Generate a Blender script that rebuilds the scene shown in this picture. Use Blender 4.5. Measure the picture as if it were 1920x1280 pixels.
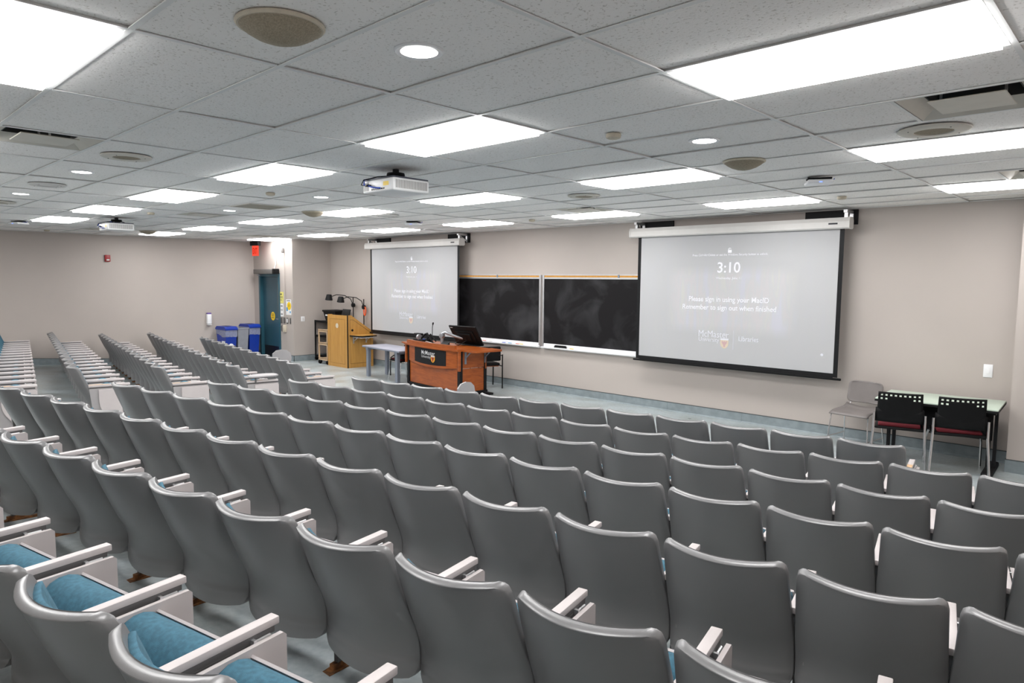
import bpy, bmesh, math, random
from mathutils import Matrix, Vector

random.seed(7)
for o in list(bpy.data.objects):
    bpy.data.objects.remove(o, do_unlink=True)
scene = bpy.context.scene
COL = scene.collection

# ------------------------------------------------------------------ camera
YAW, PITCH, ROLL = -0.762521, -0.0892797, 0.0083378
CAM = Vector((2.93304, -2.77059, 2.021))
_f = Vector((math.sin(YAW) * math.cos(PITCH), math.cos(YAW) * math.cos(PITCH), math.sin(PITCH)))
_r = Vector((math.cos(YAW), -math.sin(YAW), 0))
_u = _r.cross(_f)
CR = _r * math.cos(ROLL) + _u * math.sin(ROLL)
CU = -_r * math.sin(ROLL) + _u * math.cos(ROLL)
CF = _f
cam_data = bpy.data.cameras.new('camera')
cam_data.lens = 24.0
cam_data.sensor_width = 36.0
cam_data.clip_start = 0.05
cam = bpy.data.objects.new('camera', cam_data)
COL.objects.link(cam)
m = Matrix((CR, CU, -CF)).transposed().to_4x4()
m.translation = CAM
cam.matrix_world = m
scene.camera = cam

# ------------------------------------------------------------------ world, light level
PANEL = 19.5        # radiance of the ceiling light panels
DOWN = 15.0         # radiance of the round downlights
world = bpy.data.worlds.new('world')
world.use_nodes = True
world.node_tree.nodes['Background'].inputs['Color'].default_value = (0.5, 0.5, 0.5, 1)
world.node_tree.nodes['Background'].inputs['Strength'].default_value = 0.02
scene.world = world
vs = scene.view_settings
vs.view_transform = 'Standard'
vs.look = 'None'
vs.exposure = 0.0
vs.gamma = 1.0
vs.use_curve_mapping = False

# ------------------------------------------------------------------ room numbers
CEIL = 2.965
XL, XR = -14.4, 3.45          # left and right walls
YF, YB = 6.6, -4.6            # front and back walls
YD, XD = 5.55, -12.38         # door wall plane, corner of the return
XC, YC = 1.80, 6.17           # right-hand pier
BRK = 2.44                    # where the sloped floor meets the flat front
SLOPE = 0.0783


def floor_z(y):
    return max(0.0, (BRK - y) * SLOPE)


def px(x, y, z):
    d = Vector((x, y, z)) - CAM
    w = d.dot(CF)
    if w < 0.05:
        return None
    return (960 + 1280 * d.dot(CR) / w, 640 - 1280 * d.dot(CU) / w)


def in_view(pts, mx=60, my=60):
    for p in pts:
        q = px(*p)
        if q and -mx < q[0] < 1920 + mx and -my < q[1] < 1280 + my:
            return True
    return False


# ------------------------------------------------------------------ materials
def srgb(r, g, b):
    def c(v):
        v /= 255.0
        return v / 12.92 if v <= 0.04045 else ((v + 0.055) / 1.055) ** 2.4
    return (c(r), c(g), c(b), 1.0)


MATS = {}


def mat(name, col, rough=0.5, metal=0.0, var=0.0, scale=8.0, bump=0.0, bscale=60.0, spec=None, emit=None, estr=0.0, col2=None, coords='Object', alpha=None):
    if name in MATS:
        return MATS[name]
    mt = bpy.data.materials.new(name)
    mt.use_nodes = True
    nt = mt.node_tree
    b = nt.nodes['Principled BSDF']
    b.inputs['Base Color'].default_value = col
    b.inputs['Roughness'].default_value = rough
    b.inputs['Metallic'].default_value = metal
    if spec is not None:
        b.inputs['Specular IOR Level'].default_value = spec
    if emit is not None:
        b.inputs['Emission Color'].default_value = emit
        b.inputs['Emission Strength'].default_value = estr
    if alpha is not None:
        b.inputs['Alpha'].default_value = alpha
    tc = nt.nodes.new('ShaderNodeTexCoord')
    if var or col2:
        n = nt.nodes.new('ShaderNodeTexNoise')
        n.inputs['Scale'].default_value = scale
        n.inputs['Detail'].default_value = 5
        nt.links.new(tc.outputs[coords], n.inputs['Vector'])
        r = nt.nodes.new('ShaderNodeValToRGB')
        c2 = col2 or tuple(min(1, c * (1 + var)) for c in col[:3]) + (1,)
        c1 = col if col2 else tuple(c * (1 - var) for c in col[:3]) + (1,)
        r.color_ramp.elements[0].position = 0.35
        r.color_ramp.elements[1].position = 0.65
        r.color_ramp.elements[0].color = c1
        r.color_ramp.elements[1].color = c2
        nt.links.new(n.outputs['Fac'], r.inputs['Fac'])
        nt.links.new(r.outputs['Color'], b.inputs['Base Color'])
    if bump:
        n2 = nt.nodes.new('ShaderNodeTexNoise')
        n2.inputs['Scale'].default_value = bscale
        n2.inputs['Detail'].default_value = 3
        nt.links.new(tc.outputs[coords], n2.inputs['Vector'])
        bp = nt.nodes.new('ShaderNodeBump')
        bp.inputs['Strength'].default_value = bump
        bp.inputs['Distance'].default_value = 0.002
        nt.links.new(n2.outputs['Fac'], bp.inputs['Height'])
        nt.links.new(bp.outputs['Normal'], b.inputs['Normal'])
    MATS[name] = mt
    return mt


def wood(name, c1, c2, rough=0.35, sx=(14, 14, 1.2)):
    mt = bpy.data.materials.new(name)
    mt.use_nodes = True
    nt = mt.node_tree
    b = nt.nodes['Principled BSDF']
    b.inputs['Roughness'].default_value = rough
    tc = nt.nodes.new('ShaderNodeTexCoord')
    mp = nt.nodes.new('ShaderNodeMapping')
    mp.inputs['Scale'].default_value = sx
    nt.links.new(tc.outputs['Object'], mp.inputs['Vector'])
    n = nt.nodes.new('ShaderNodeTexNoise')
    n.inputs['Scale'].default_value = 2.2
    n.inputs['Detail'].default_value = 6
    n.inputs['Distortion'].default_value = 1.4
    nt.links.new(mp.outputs['Vector'], n.inputs['Vector'])
    r = nt.nodes.new('ShaderNodeValToRGB')
    r.color_ramp.elements[0].position = 0.3
    r.color_ramp.elements[1].position = 0.7
    r.color_ramp.elements[0].color = c1
    r.color_ramp.elements[1].color = c2
    nt.links.new(n.outputs['Fac'], r.inputs['Fac'])
    nt.links.new(r.outputs['Color'], b.inputs['Base Color'])
    return mt


def emis(name, col, s):
    mt = bpy.data.materials.new(name)
    mt.use_nodes = True
    nt = mt.node_tree
    nt.nodes.clear()
    e = nt.nodes.new('ShaderNodeEmission')
    e.inputs['Color'].default_value = col
    e.inputs['Strength'].default_value = s
    o = nt.nodes.new('ShaderNodeOutputMaterial')
    nt.links.new(e.outputs[0], o.inputs[0])
    return mt


def tile_material():
    mt = bpy.data.materials.new('mineral_fibre_tile')
    mt.use_nodes = True
    nt = mt.node_tree
    b = nt.nodes['Principled BSDF']
    b.inputs['Roughness'].default_value = 0.95
    b.inputs['Specular IOR Level'].default_value = 0.1
    g = nt.nodes.new('ShaderNodeNewGeometry')
    n = nt.nodes.new('ShaderNodeTexNoise')
    n.inputs['Scale'].default_value = 75
    n.inputs['Detail'].default_value = 2
    n.inputs['Distortion'].default_value = 0.6
    nt.links.new(g.outputs['Position'], n.inputs['Vector'])
    r = nt.nodes.new('ShaderNodeValToRGB')
    r.color_ramp.elements[0].position = 0.33
    r.color_ramp.elements[0].color = (0.68, 0.65, 0.62, 1)
    r.color_ramp.elements[1].position = 0.39
    r.color_ramp.elements[1].color = (0.95, 0.925, 0.91, 1)
    nt.links.new(n.outputs['Fac'], r.inputs['Fac'])
    n2 = nt.nodes.new('ShaderNodeTexNoise')
    n2.inputs['Scale'].default_value = 1.6
    nt.links.new(g.outputs['Position'], n2.inputs['Vector'])
    mx = nt.nodes.new('ShaderNodeMix')
    mx.data_type = 'RGBA'
    mx.blend_type = 'MULTIPLY'
    mx.inputs[0].default_value = 1.0
    r2 = nt.nodes.new('ShaderNodeValToRGB')
    r2.color_ramp.elements[0].color = (0.93, 0.93, 0.92, 1)
    r2.color_ramp.elements[1].color = (1, 1, 1, 1)
    nt.links.new(n2.outputs['Fac'], r2.inputs['Fac'])
    nt.links.new(r.outputs['Color'], mx.inputs[6])
    nt.links.new(r2.outputs['Color'], mx.inputs[7])
    nt.links.new(mx.outputs[2], b.inputs['Base Color'])
    bp = nt.nodes.new('ShaderNodeBump')
    bp.inputs['Strength'].default_value = 0.5
    bp.inputs['Distance'].default_value = 0.003
    nt.links.new(n.outputs['Fac'], bp.inputs['Height'])
    nt.links.new(bp.outputs['Normal'], b.inputs['Normal'])
    return mt


def floor_material():
    mt = bpy.data.materials.new('vinyl_floor')
    mt.use_nodes = True
    nt = mt.node_tree
    b = nt.nodes['Principled BSDF']
    g = nt.nodes.new('ShaderNodeNewGeometry')
    n = nt.nodes.new('ShaderNodeTexNoise')
    n.inputs['Scale'].default_value = 26
    n.inputs['Detail'].default_value = 6
    nt.links.new(g.outputs['Position'], n.inputs['Vector'])
    r = nt.nodes.new('ShaderNodeValToRGB')
    r.color_ramp.elements[0].position = 0.3
    r.color_ramp.elements[1].position = 0.7
    r.color_ramp.elements[0].color = srgb(158, 168, 172)
    r.color_ramp.elements[1].color = srgb(180, 188, 190)
    nt.links.new(n.outputs['Fac'], r.inputs['Fac'])
    n2 = nt.nodes.new('ShaderNodeTexNoise')
    n2.inputs['Scale'].default_value = 2.3
    n2.inputs['Detail'].default_value = 8
    nt.links.new(g.outputs['Position'], n2.inputs['Vector'])
    r2 = nt.nodes.new('ShaderNodeValToRGB')
    r2.color_ramp.elements[0].position = 0.35
    r2.color_ramp.elements[0].color = (0.74, 0.72, 0.68, 1)
    r2.color_ramp.elements[1].position = 0.62
    r2.color_ramp.elements[1].color = (1, 1, 1, 1)
    nt.links.new(n2.outputs['Fac'], r2.inputs['Fac'])
    mx = nt.nodes.new('ShaderNodeMix')
    mx.data_type = 'RGBA'
    mx.blend_type = 'MULTIPLY'
    mx.inputs[0].default_value = 1.0
    nt.links.new(r.outputs['Color'], mx.inputs[6])
    nt.links.new(r2.outputs['Color'], mx.inputs[7])
    nt.links.new(mx.outputs[2], b.inputs['Base Color'])
    rr = nt.nodes.new('ShaderNodeMapRange')
    rr.inputs['To Min'].default_value = 0.22
    rr.inputs['To Max'].default_value = 0.42
    nt.links.new(n2.outputs['Fac'], rr.inputs['Value'])
    nt.links.new(rr.outputs['Result'], b.inputs['Roughness'])
    return mt


def chalk_material():
    mt = bpy.data.materials.new('chalkboard_slate')
    mt.use_nodes = True
    nt = mt.node_tree
    b = nt.nodes['Principled BSDF']
    b.inputs['Roughness'].default_value = 0.65
    b.inputs['Specular IOR Level'].default_value = 0.2
    g = nt.nodes.new('ShaderNodeNewGeometry')
    n = nt.nodes.new('ShaderNodeTexNoise')
    n.inputs['Scale'].default_value = 2.1
    n.inputs['Detail'].default_value = 5
    n.inputs['Distortion'].default_value = 0.7
    nt.links.new(g.outputs['Position'], n.inputs['Vector'])
    r = nt.nodes.new('ShaderNodeValToRGB')
    r.color_ramp.elements[0].position = 0.47
    r.color_ramp.elements[0].color = (0.006, 0.005, 0.006, 1)
    r.color_ramp.elements[1].position = 0.78
    r.color_ramp.elements[1].color = (0.036, 0.036, 0.039, 1)
    nt.links.new(n.outputs['Fac'], r.inputs['Fac'])
    nt.links.new(r.outputs['Color'], b.inputs['Base Color'])
    return mt


def screen_material():
    # white screen cloth with the faint projected picture of a library shelf
    mt = bpy.data.materials.new('projection_screen')
    mt.use_nodes = True
    nt = mt.node_tree
    b = nt.nodes['Principled BSDF']
    b.inputs['Base Color'].default_value = (0.425, 0.425, 0.435, 1)
    b.inputs['Roughness'].default_value = 0.9
    b.inputs['Specular IOR Level'].default_value = 0.1
    tc = nt.nodes.new('ShaderNodeTexCoord')
    mp = nt.nodes.new('ShaderNodeMapping')
    mp.inputs['Scale'].default_value = (5.0, 1.0, 0.9)
    nt.links.new(tc.outputs['Object'], mp.inputs['Vector'])
    n = nt.nodes.new('ShaderNodeTexNoise')
    n.inputs['Scale'].default_value = 1.5
    n.inputs['Detail'].default_value = 2
    nt.links.new(mp.outputs['Vector'], n.inputs['Vector'])
    r = nt.nodes.new('ShaderNodeValToRGB')
    cr = r.color_ramp
    cr.elements[0].position = 0.36
    cr.elements[0].color = (0.75, 0.72, 0.40, 1)
    cr.elements[1].position = 0.66
    cr.elements[1].color = (0.52, 0.52, 1.0, 1)
    e = cr.elements.new(0.43); e.color = (0.5, 0.5, 0.5, 1)
    e = cr.elements.new(0.50); e.color = (0.75, 0.5, 0.52, 1)
    e = cr.elements.new(0.56); e.color = (0.5, 0.5, 0.55, 1)
    nt.links.new(n.outputs['Fac'], r.inputs['Fac'])
    # window of the picture: only the middle part of the cloth
    sp = nt.nodes.new('ShaderNodeSeparateXYZ')
    nt.links.new(tc.outputs['Object'], sp.inputs[0])

    def math_(op, a, b_):
        k = nt.nodes.new('ShaderNodeMath')
        k.operation = op
        for i, v in enumerate((a, b_)):
            if isinstance(v, (int, float)):
                k.inputs[i].default_value = v
            else:
                nt.links.new(v, k.inputs[i])
        return k.outputs[0]
    ax = math_('ABSOLUTE', sp.outputs['X'], 0)
    wx = nt.nodes.new('ShaderNodeMapRange')
    wx.inputs['From Min'].default_value = 0.75
    wx.inputs['From Max'].default_value = 1.0
    wx.inputs['To Min'].default_value = 1
    wx.inputs['To Max'].default_value = 0
    nt.links.new(ax, wx.inputs['Value'])
    az = math_('ABSOLUTE', math_('ADD', sp.outputs['Z'], 0.02), 0)
    wz = nt.nodes.new('ShaderNodeMapRange')
    wz.inputs['From Min'].default_value = 0.35
    wz.inputs['From Max'].default_value = 0.5
    wz.inputs['To Min'].default_value = 1
    wz.inputs['To Max'].default_value = 0
    nt.links.new(az, wz.inputs['Value'])
    w = math_('MULTIPLY', wx.outputs['Result'], wz.outputs['Result'])
    nt.links.new(r.outputs['Color'], b.inputs['Emission Color'])
    nt.links.new(math_('ADD', math_('MULTIPLY', w, 0.09), 0.01), b.inputs['Emission Strength'])
    return mt


M_wall = mat('wall_paint', srgb(178, 169, 163), 0.6, var=0.02, scale=1.3, bump=0.05, bscale=180)
M_tile = tile_material()
M_grid = mat('grid_paint', srgb(228, 228, 227), 0.5, var=0.03)
M_plenum = mat('plenum_dark', (0.06, 0.06, 0.058, 1), 0.9, var=0.1)
M_floor = floor_material()
M_base = mat('rubber_base', srgb(128, 138, 142), 0.5, var=0.12, scale=9, coords='Object')
M_basecap = mat('rubber_base_edge', srgb(62, 68, 70), 0.5, var=0.1)
M_panel = emis('light_panel_glow', (1.0, 0.99, 0.98, 1), PANEL)
M_down = emis('downlight_glow', (1.0, 0.98, 0.95, 1), DOWN)
M_shell = mat('seat_shell_plastic', (0.185, 0.183, 0.186, 1), 0.32, var=0.02, scale=3, bump=0.10, bscale=420, spec=0.75)
M_arm = mat('arm_plastic', srgb(192, 184, 183), 0.45, var=0.03, scale=6, bump=0.05, bscale=300)
M_endpanel = mat('end_panel_paint', srgb(160, 156, 156), 0.45, var=0.03)
M_armworn = mat('arm_worn_edge', srgb(205, 168, 128), 0.5, var=0.15, scale=14)
M_steelgrey = mat('standard_steel', srgb(96, 94, 94), 0.45, 0.3, var=0.05)
M_teal = mat('teal_fabric', srgb(58, 100, 118), 0.9, var=0.16, scale=55, bump=0.5, bscale=500)
M_rust = mat('rusty_foot', srgb(70, 48, 34), 0.85, col2=srgb(158, 104, 58), scale=26, bump=0.6, bscale=90)
M_dark = mat('black_plastic', (0.006, 0.006, 0.0065, 1), 0.5, var=0.15, spec=0.16)
M_black = mat('black_paint', (0.008, 0.008, 0.009, 1), 0.55, var=0.12, scale=20, spec=0.2)
M_chrome = mat('chrome', (0.75, 0.75, 0.76, 1), 0.18, 1.0, var=0.02)
M_alu = mat('aluminium', (0.62, 0.62, 0.63, 1), 0.35, 0.85, var=0.04)
M_white = mat('white_plastic', srgb(232, 232, 234), 0.4, var=0.02)
M_offw = mat('off_white_metal', srgb(206, 203, 200), 0.45, var=0.02)
M_cream = mat('cream_speaker', srgb(196, 186, 168), 0.7, var=0.06, scale=30)
M_grille = mat('speaker_mesh', srgb(150, 139, 121), 0.85, var=0.18, scale=160)
M_diff = mat('diffuser_metal', srgb(205, 200, 190), 0.5, var=0.03)
M_return = mat('return_grille', srgb(150, 143, 130), 0.7, var=0.18, scale=120)
M_oak = wood('oak_laminate', srgb(170, 122, 56), srgb(190, 144, 74), 0.35, (16, 16, 1.0))
M_oakdark = mat('oak_groove', srgb(122, 86, 40), 0.6, var=0.1)
M_cherry = wood('cherry_laminate', srgb(132, 62, 19), srgb(166, 86, 32), 0.32, (1.6, 1.6, 10))
M_slate = chalk_material()
M_cork = mat('cork_strip', srgb(196, 140, 62), 0.8, var=0.12, scale=40)
M_screen = screen_material()
M_text = emis('projected_white', (0.95, 0.95, 1.0, 1), 1.02)
M_textdim = emis('projected_soft_white', (0.92, 0.93, 1.0, 1), 0.90)
M_projgold = emis('projected_gold', (0.78, 0.66, 0.52, 1), 1.0)
M_projred = emis('projected_maroon', (0.66, 0.46, 0.46, 1), 1.0)
M_doorteal = mat('teal_door_paint', srgb(40, 84, 98), 0.4, var=0.05, scale=3)
M_doorleaf = mat('slate_door_paint', srgb(44, 78, 92), 0.35, var=0.05, scale=3)
M_kick = mat('kick_plate', srgb(38, 38, 44), 0.3, 0.4, var=0.1)
M_glass = mat('door_glass', srgb(120, 110, 90), 0.1, var=0.1)
M_bluebin = mat('blue_bin_plastic', srgb(12, 50, 150), 0.4, var=0.05)
M_greybin = mat('grey_bin_plastic', srgb(140, 142, 150), 0.5, var=0.05)
M_bag = mat('clear_bag', srgb(186, 190, 204), 0.25, var=0.15, scale=40, alpha=0.45)
M_yellow = mat('yellow_print', srgb(235, 196, 20), 0.5, var=0.03)
M_paper = mat('white_paper', srgb(232, 232, 232), 0.7, var=0.02)
M_paleyellow = mat('pale_yellow_paper', srgb(222, 214, 120), 0.7, var=0.03)
M_ink = mat('dark_ink', srgb(50, 50, 55), 0.7, var=0.05)
M_maroonink = mat('maroon_ink', srgb(122, 20, 50), 0.6, var=0.05)
M_blueink = mat('blue_ink', srgb(70, 150, 200), 0.6, var=0.05)
M_green = mat('pale_green_laminate', srgb(186, 200, 186), 0.35, var=0.02)
M_red = mat('maroon_upholstery', srgb(96, 12, 26), 0.85, var=0.12, scale=60, bump=0.3, bscale=400)
M_greyseat = mat('grey_moulded_plastic', srgb(118, 112, 110), 0.45, var=0.04)
M_beige = mat('beige_paint', srgb(188, 160, 128), 0.5, var=0.05)
M_tabletop = mat('grey_laminate', srgb(160, 160, 172), 0.4, var=0.03)
M_tablegrey = mat('grey_table_metal', srgb(128, 134, 146), 0.45, 0.3, var=0.04)
M_gold = mat('crest_gold', srgb(226, 160, 40), 0.5, var=0.03)
M_maroon = mat('crest_maroon', srgb(140, 40, 30), 0.5, var=0.03)
M_letter = mat('sign_lettering', srgb(206, 206, 208), 0.5, var=0.02)
M_exitred = emis('exit_face_glow', (1.0, 0.10, 0.06, 1), 0.95)
M_exitlet = emis('exit_letter_glow', (1.0, 0.03, 0.01, 1), 0.75)
M_alarm = mat('alarm_red', srgb(150, 14, 22), 0.4, var=0.05)
M_blue = mat('blue_cable', srgb(20, 70, 190), 0.45, var=0.05)
M_vent = mat('projector_vent', srgb(158, 156, 154), 0.6, var=0.05)
M_projw = mat('projector_white', srgb(230, 230, 230), 0.4, var=0.02)
M_projtop = mat('projector_top', srgb(64, 66, 78), 0.5, var=0.05)
M_orange = mat('orange_plastic', srgb(220, 88, 36), 0.45, var=0.05)
M_silver = mat('silver_plastic', srgb(170, 172, 176), 0.3, 0.7, var=0.04)
M_brkt = mat('bracket_steel', srgb(130, 140, 152), 0.4, 0.5, var=0.05)
M_bluelight = emis('status_light', (0.15, 0.25, 1, 1), 3.0)
M_grey_tablet = mat('tablet_laminate', srgb(158, 155, 156), 0.4, var=0.02)
M_switch = mat('steel_plate', srgb(112, 110, 108), 0.45, 0.4, var=0.05)


# ------------------------------------------------------------------ mesh helpers
class MB:
    def __init__(self):
        self.v = []
        self.f = []

    def add(self, vs_, fs):
        n = len(self.v)
        self.v += [tuple(p) for p in vs_]
        self.f += [tuple(i + n for i in q) for q in fs]
        return self

    def box(self, x0, x1, y0, y1, z0, z1):
        return self.add([(x0, y0, z0), (x1, y0, z0), (x1, y1, z0), (x0, y1, z0), (x0, y0, z1), (x1, y0, z1), (x1, y1, z1), (x0, y1, z1)],
                        [(3, 2, 1, 0), (4, 5, 6, 7), (0, 1, 5, 4), (1, 2, 6, 5), (2, 3, 7, 6), (3, 0, 4, 7)])

    def rbox(self, x0, x1, y0, y1, z0, z1, r=0.01, seg=2):
        bm = bmesh.new()
        mtx = Matrix.Translation(((x0 + x1) / 2, (y0 + y1) / 2, (z0 + z1) / 2)) @ Matrix.Diagonal((x1 - x0, y1 - y0, z1 - z0, 1))
        bmesh.ops.create_cube(bm, size=1, matrix=mtx)
        bmesh.ops.bevel(bm, geom=bm.edges[:], offset=r, segments=seg, affect='EDGES', profile=0.5)
        bm.verts.index_update()
        self.add([v.co[:] for v in bm.verts], [[v.index for v in f.verts] for f in bm.faces])
        bm.free()
        return self

    def prism(self, poly, axis, a0, a1):
        """poly: 2D points; axis x: poly is (y,z); axis y: (x,z); axis z: (x,y)"""
        n = len(poly)
        k = 'xyz'.index(axis)

        def mk(p, a):
            q = list(p)
            q.insert(k, a)
            return tuple(q)
        vs_ = [mk(p, a0) for p in poly] + [mk(p, a1) for p in poly]
        fs = [tuple(range(n))[::-1], tuple(range(n, 2 * n))]
        fs += [(i, (i + 1) % n, n + (i + 1) % n, n + i) for i in range(n)]
        return self.add(vs_, fs)

    def tube(self, pts, r, n=8, closed=False):
        pts = [Vector(p) for p in pts]
        rings = []
        prev = None
        for i, p in enumerate(pts):
            a = pts[max(0, i - 1)]
            b = pts[min(len(pts) - 1, i + 1)]
            t = (b - a).normalized()
            if prev is None:
                up = Vector((0, 0, 1)) if abs(t.z) < 0.9 else Vector((1, 0, 0))
                s = t.cross(up).normalized()
            else:
                s = (prev - t * prev.dot(t)).normalized()
            prev = s
            w = t.cross(s)
            rr = r[i] if isinstance(r, (list, tuple)) else r
            rings.append([p + (s * math.cos(2 * math.pi * k / n) + w * math.sin(2 * math.pi * k / n)) * rr for k in range(n)])
        vs_ = [q for ring in rings for q in ring]
        fs = []
        for i in range(len(rings) - 1):
            for k in range(n):
                fs.append((i * n + k, i * n + (k + 1) % n, (i + 1) * n + (k + 1) % n, (i + 1) * n + k))
        fs.append(tuple(range(n))[::-1])
        fs.append(tuple((len(rings) - 1) * n + k for k in range(n)))
        return self.add(vs_, fs)

    def lathe(self, prof, c=(0, 0, 0), n=24, axis='z'):
        vs_, fs = [], []
        for (r, h) in prof:
            for k in range(n):
                a = 2 * math.pi * k / n
                if axis == 'z':
                    vs_.append((c[0] + r * math.cos(a), c[1] + r * math.sin(a), c[2] + h))
                elif axis == 'y':
                    vs_.append((c[0] + r * math.cos(a), c[1] + h, c[2] + r * math.sin(a)))
                else:
                    vs_.append((c[0] + h, c[1] + r * math.cos(a), c[2] + r * math.sin(a)))
        for i in range(len(prof) - 1):
            for k in range(n):
                fs.append((i * n + k, i * n + (k + 1) % n, (i + 1) * n + (k + 1) % n, (i + 1) * n + k))
        fs.append(tuple(range(n))[::-1])
        fs.append(tuple((len(prof) - 1) * n + k for k in range(n)))
        return self.add(vs_, fs)

    def xf(self, mtx):
        self.v = [tuple(mtx @ Vector(p)) for p in self.v]
        return self

    def mesh(self, name, material, smooth=True, angle=35):
        me = bpy.data.meshes.new(name)
        me.from_pydata(self.v, [], self.f)
        bm = bmesh.new()
        bm.from_mesh(me)
        bmesh.ops.recalc_face_normals(bm, faces=bm.faces[:])
        bm.to_mesh(me)
        bm.free()
        me.materials.append(material)
        if smooth:
            me.shade_smooth()
            me.set_sharp_from_angle(angle=math.radians(angle))
        me.update()
        return me


def ob(name, mb, material=None, parent=None, loc=None, smooth=True):
    me = mb.mesh(name, material, smooth) if isinstance(mb, MB) else mb
    o = bpy.data.objects.new(name, me)
    COL.objects.link(o)
    if parent is not None:
        o.parent = parent
    if loc is not None:
        o.location = loc
    return o


def tag(o, label=None, cat=None, group=None, kind=None):
    if label:
        o['label'] = label
    if cat:
        o['category'] = cat
    if group:
        o['group'] = group
    if kind:
        o['kind'] = kind
    return o


def thing(name, label, cat, loc=(0, 0, 0), rz=0.0, group=None):
    o = bpy.data.objects.new(name, None)
    COL.objects.link(o)
    o.empty_display_size = 0.1
    o.location = loc
    o.rotation_euler = (0, 0, rz)
    return tag(o, label, cat, group)


def struct(name, mb, material, label=None, smooth=False):
    o = ob(name, mb, material, smooth=smooth)
    tag(o, label, None, None, 'structure')
    return o


def copy_tree(o, parent=None):
    c = o.copy()
    COL.objects.link(c)
    c.parent = parent
    for ch in list(o.children):
        copy_tree(ch, c)
    return c


def text_mesh(body, width=None, height=None, bold=0.0, align='CENTER', depth=0.0, spacing=1.0):
    cu = bpy.data.curves.new('lettering', 'FONT')
    cu.body = body
    cu.size = 1.0
    cu.offset = bold
    cu.extrude = depth
    cu.space_character = spacing
    cu.resolution_u = 3
    o = bpy.data.objects.new('lettering_tmp', cu)
    COL.objects.link(o)
    bpy.context.view_layer.update()
    dg = bpy.context.evaluated_depsgraph_get()
    me = bpy.data.meshes.new_from_object(o.evaluated_get(dg))
    bpy.data.objects.remove(o, do_unlink=True)
    bpy.data.curves.remove(cu)
    xs = [v.co.x for v in me.vertices]
    ys = [v.co.y for v in me.vertices]
    w, h = max(xs) - min(xs), max(ys) - min(ys)
    sx = width / w if width else None
    sy = height / h if height else None
    sx = sx or sy
    sy = sy or sx
    cx = (max(xs) + min(xs)) / 2
    x0 = min(xs)
    y0 = min(ys)
    out = MB()
    for v in me.vertices:
        x = (v.co.x - (cx if align == 'CENTER' else x0)) * sx
        out.v.append((x, 0.0, (v.co.y - y0) * sy))
    out.f = [tuple(p.vertices) for p in me.polygons]
    bpy.data.meshes.remove(me)
    return out


def put_text(name, body, x, y, z, material, parent, width=None, height=None, bold=0.0, align='CENTER', fn=None):
    t = text_mesh(body, width, height, bold, align)
    if fn:
        t.v = [fn(a + x, c + z) for a, b, c in t.v]
    else:
        t.v = [(a + x, y, c + z) for a, b, c in t.v]
    return ob(name, t, material, parent, smooth=False)
#__PART2__
ORD = ['first', 'second', 'third', 'fourth', 'fifth', 'sixth', 'seventh', 'eighth', 'ninth', 'tenth', 'eleventh', 'twelfth', 'thirteenth', 'fourteenth', 'fifteenth', 'sixteenth']

# ------------------------------------------------------------------ room shell
fl = MB()
prof = [(YB, floor_z(YB)), (BRK, 0.0), (YF + 0.15, 0.0), (YF + 0.15, -0.25), (YB, -0.25)]
fl.prism(prof, 'x', XL - 0.12, XR + 0.12)
struct('floor', fl, M_floor, 'mottled blue-grey glossy vinyl floor sloping down to the front')

ceil_root = struct('ceiling', MB().box(XL - 0.1, XR + 0.1, YB - 0.1, YF + 0.1, CEIL + 0.30, CEIL + 0.36), M_plenum, 'suspended ceiling of white fissured tiles in a metal grid')

TX, TY = 1.2192, 0.6096
HALF = [(-3, -3, 1), (1, 2, 1), (-5, 2, 0), (-7, 2, 1), (-3, 7, 1), (1, 7, 1), (-10, 7, 0), (-11, 2, 1)]   # (i, j, which half holds a 2x2 panel)
LIGHTS = [(i, j) for i in (-9, -7, -5, -3, -1, 1) for j in (-4, 0, 4, 8)] + [(-11, 4), (-11, 8), (-11, -4)]


def tile_mb(w, d):
    return MB().box(-w / 2, w / 2, -d / 2, d / 2, 0, 0.016)


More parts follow.
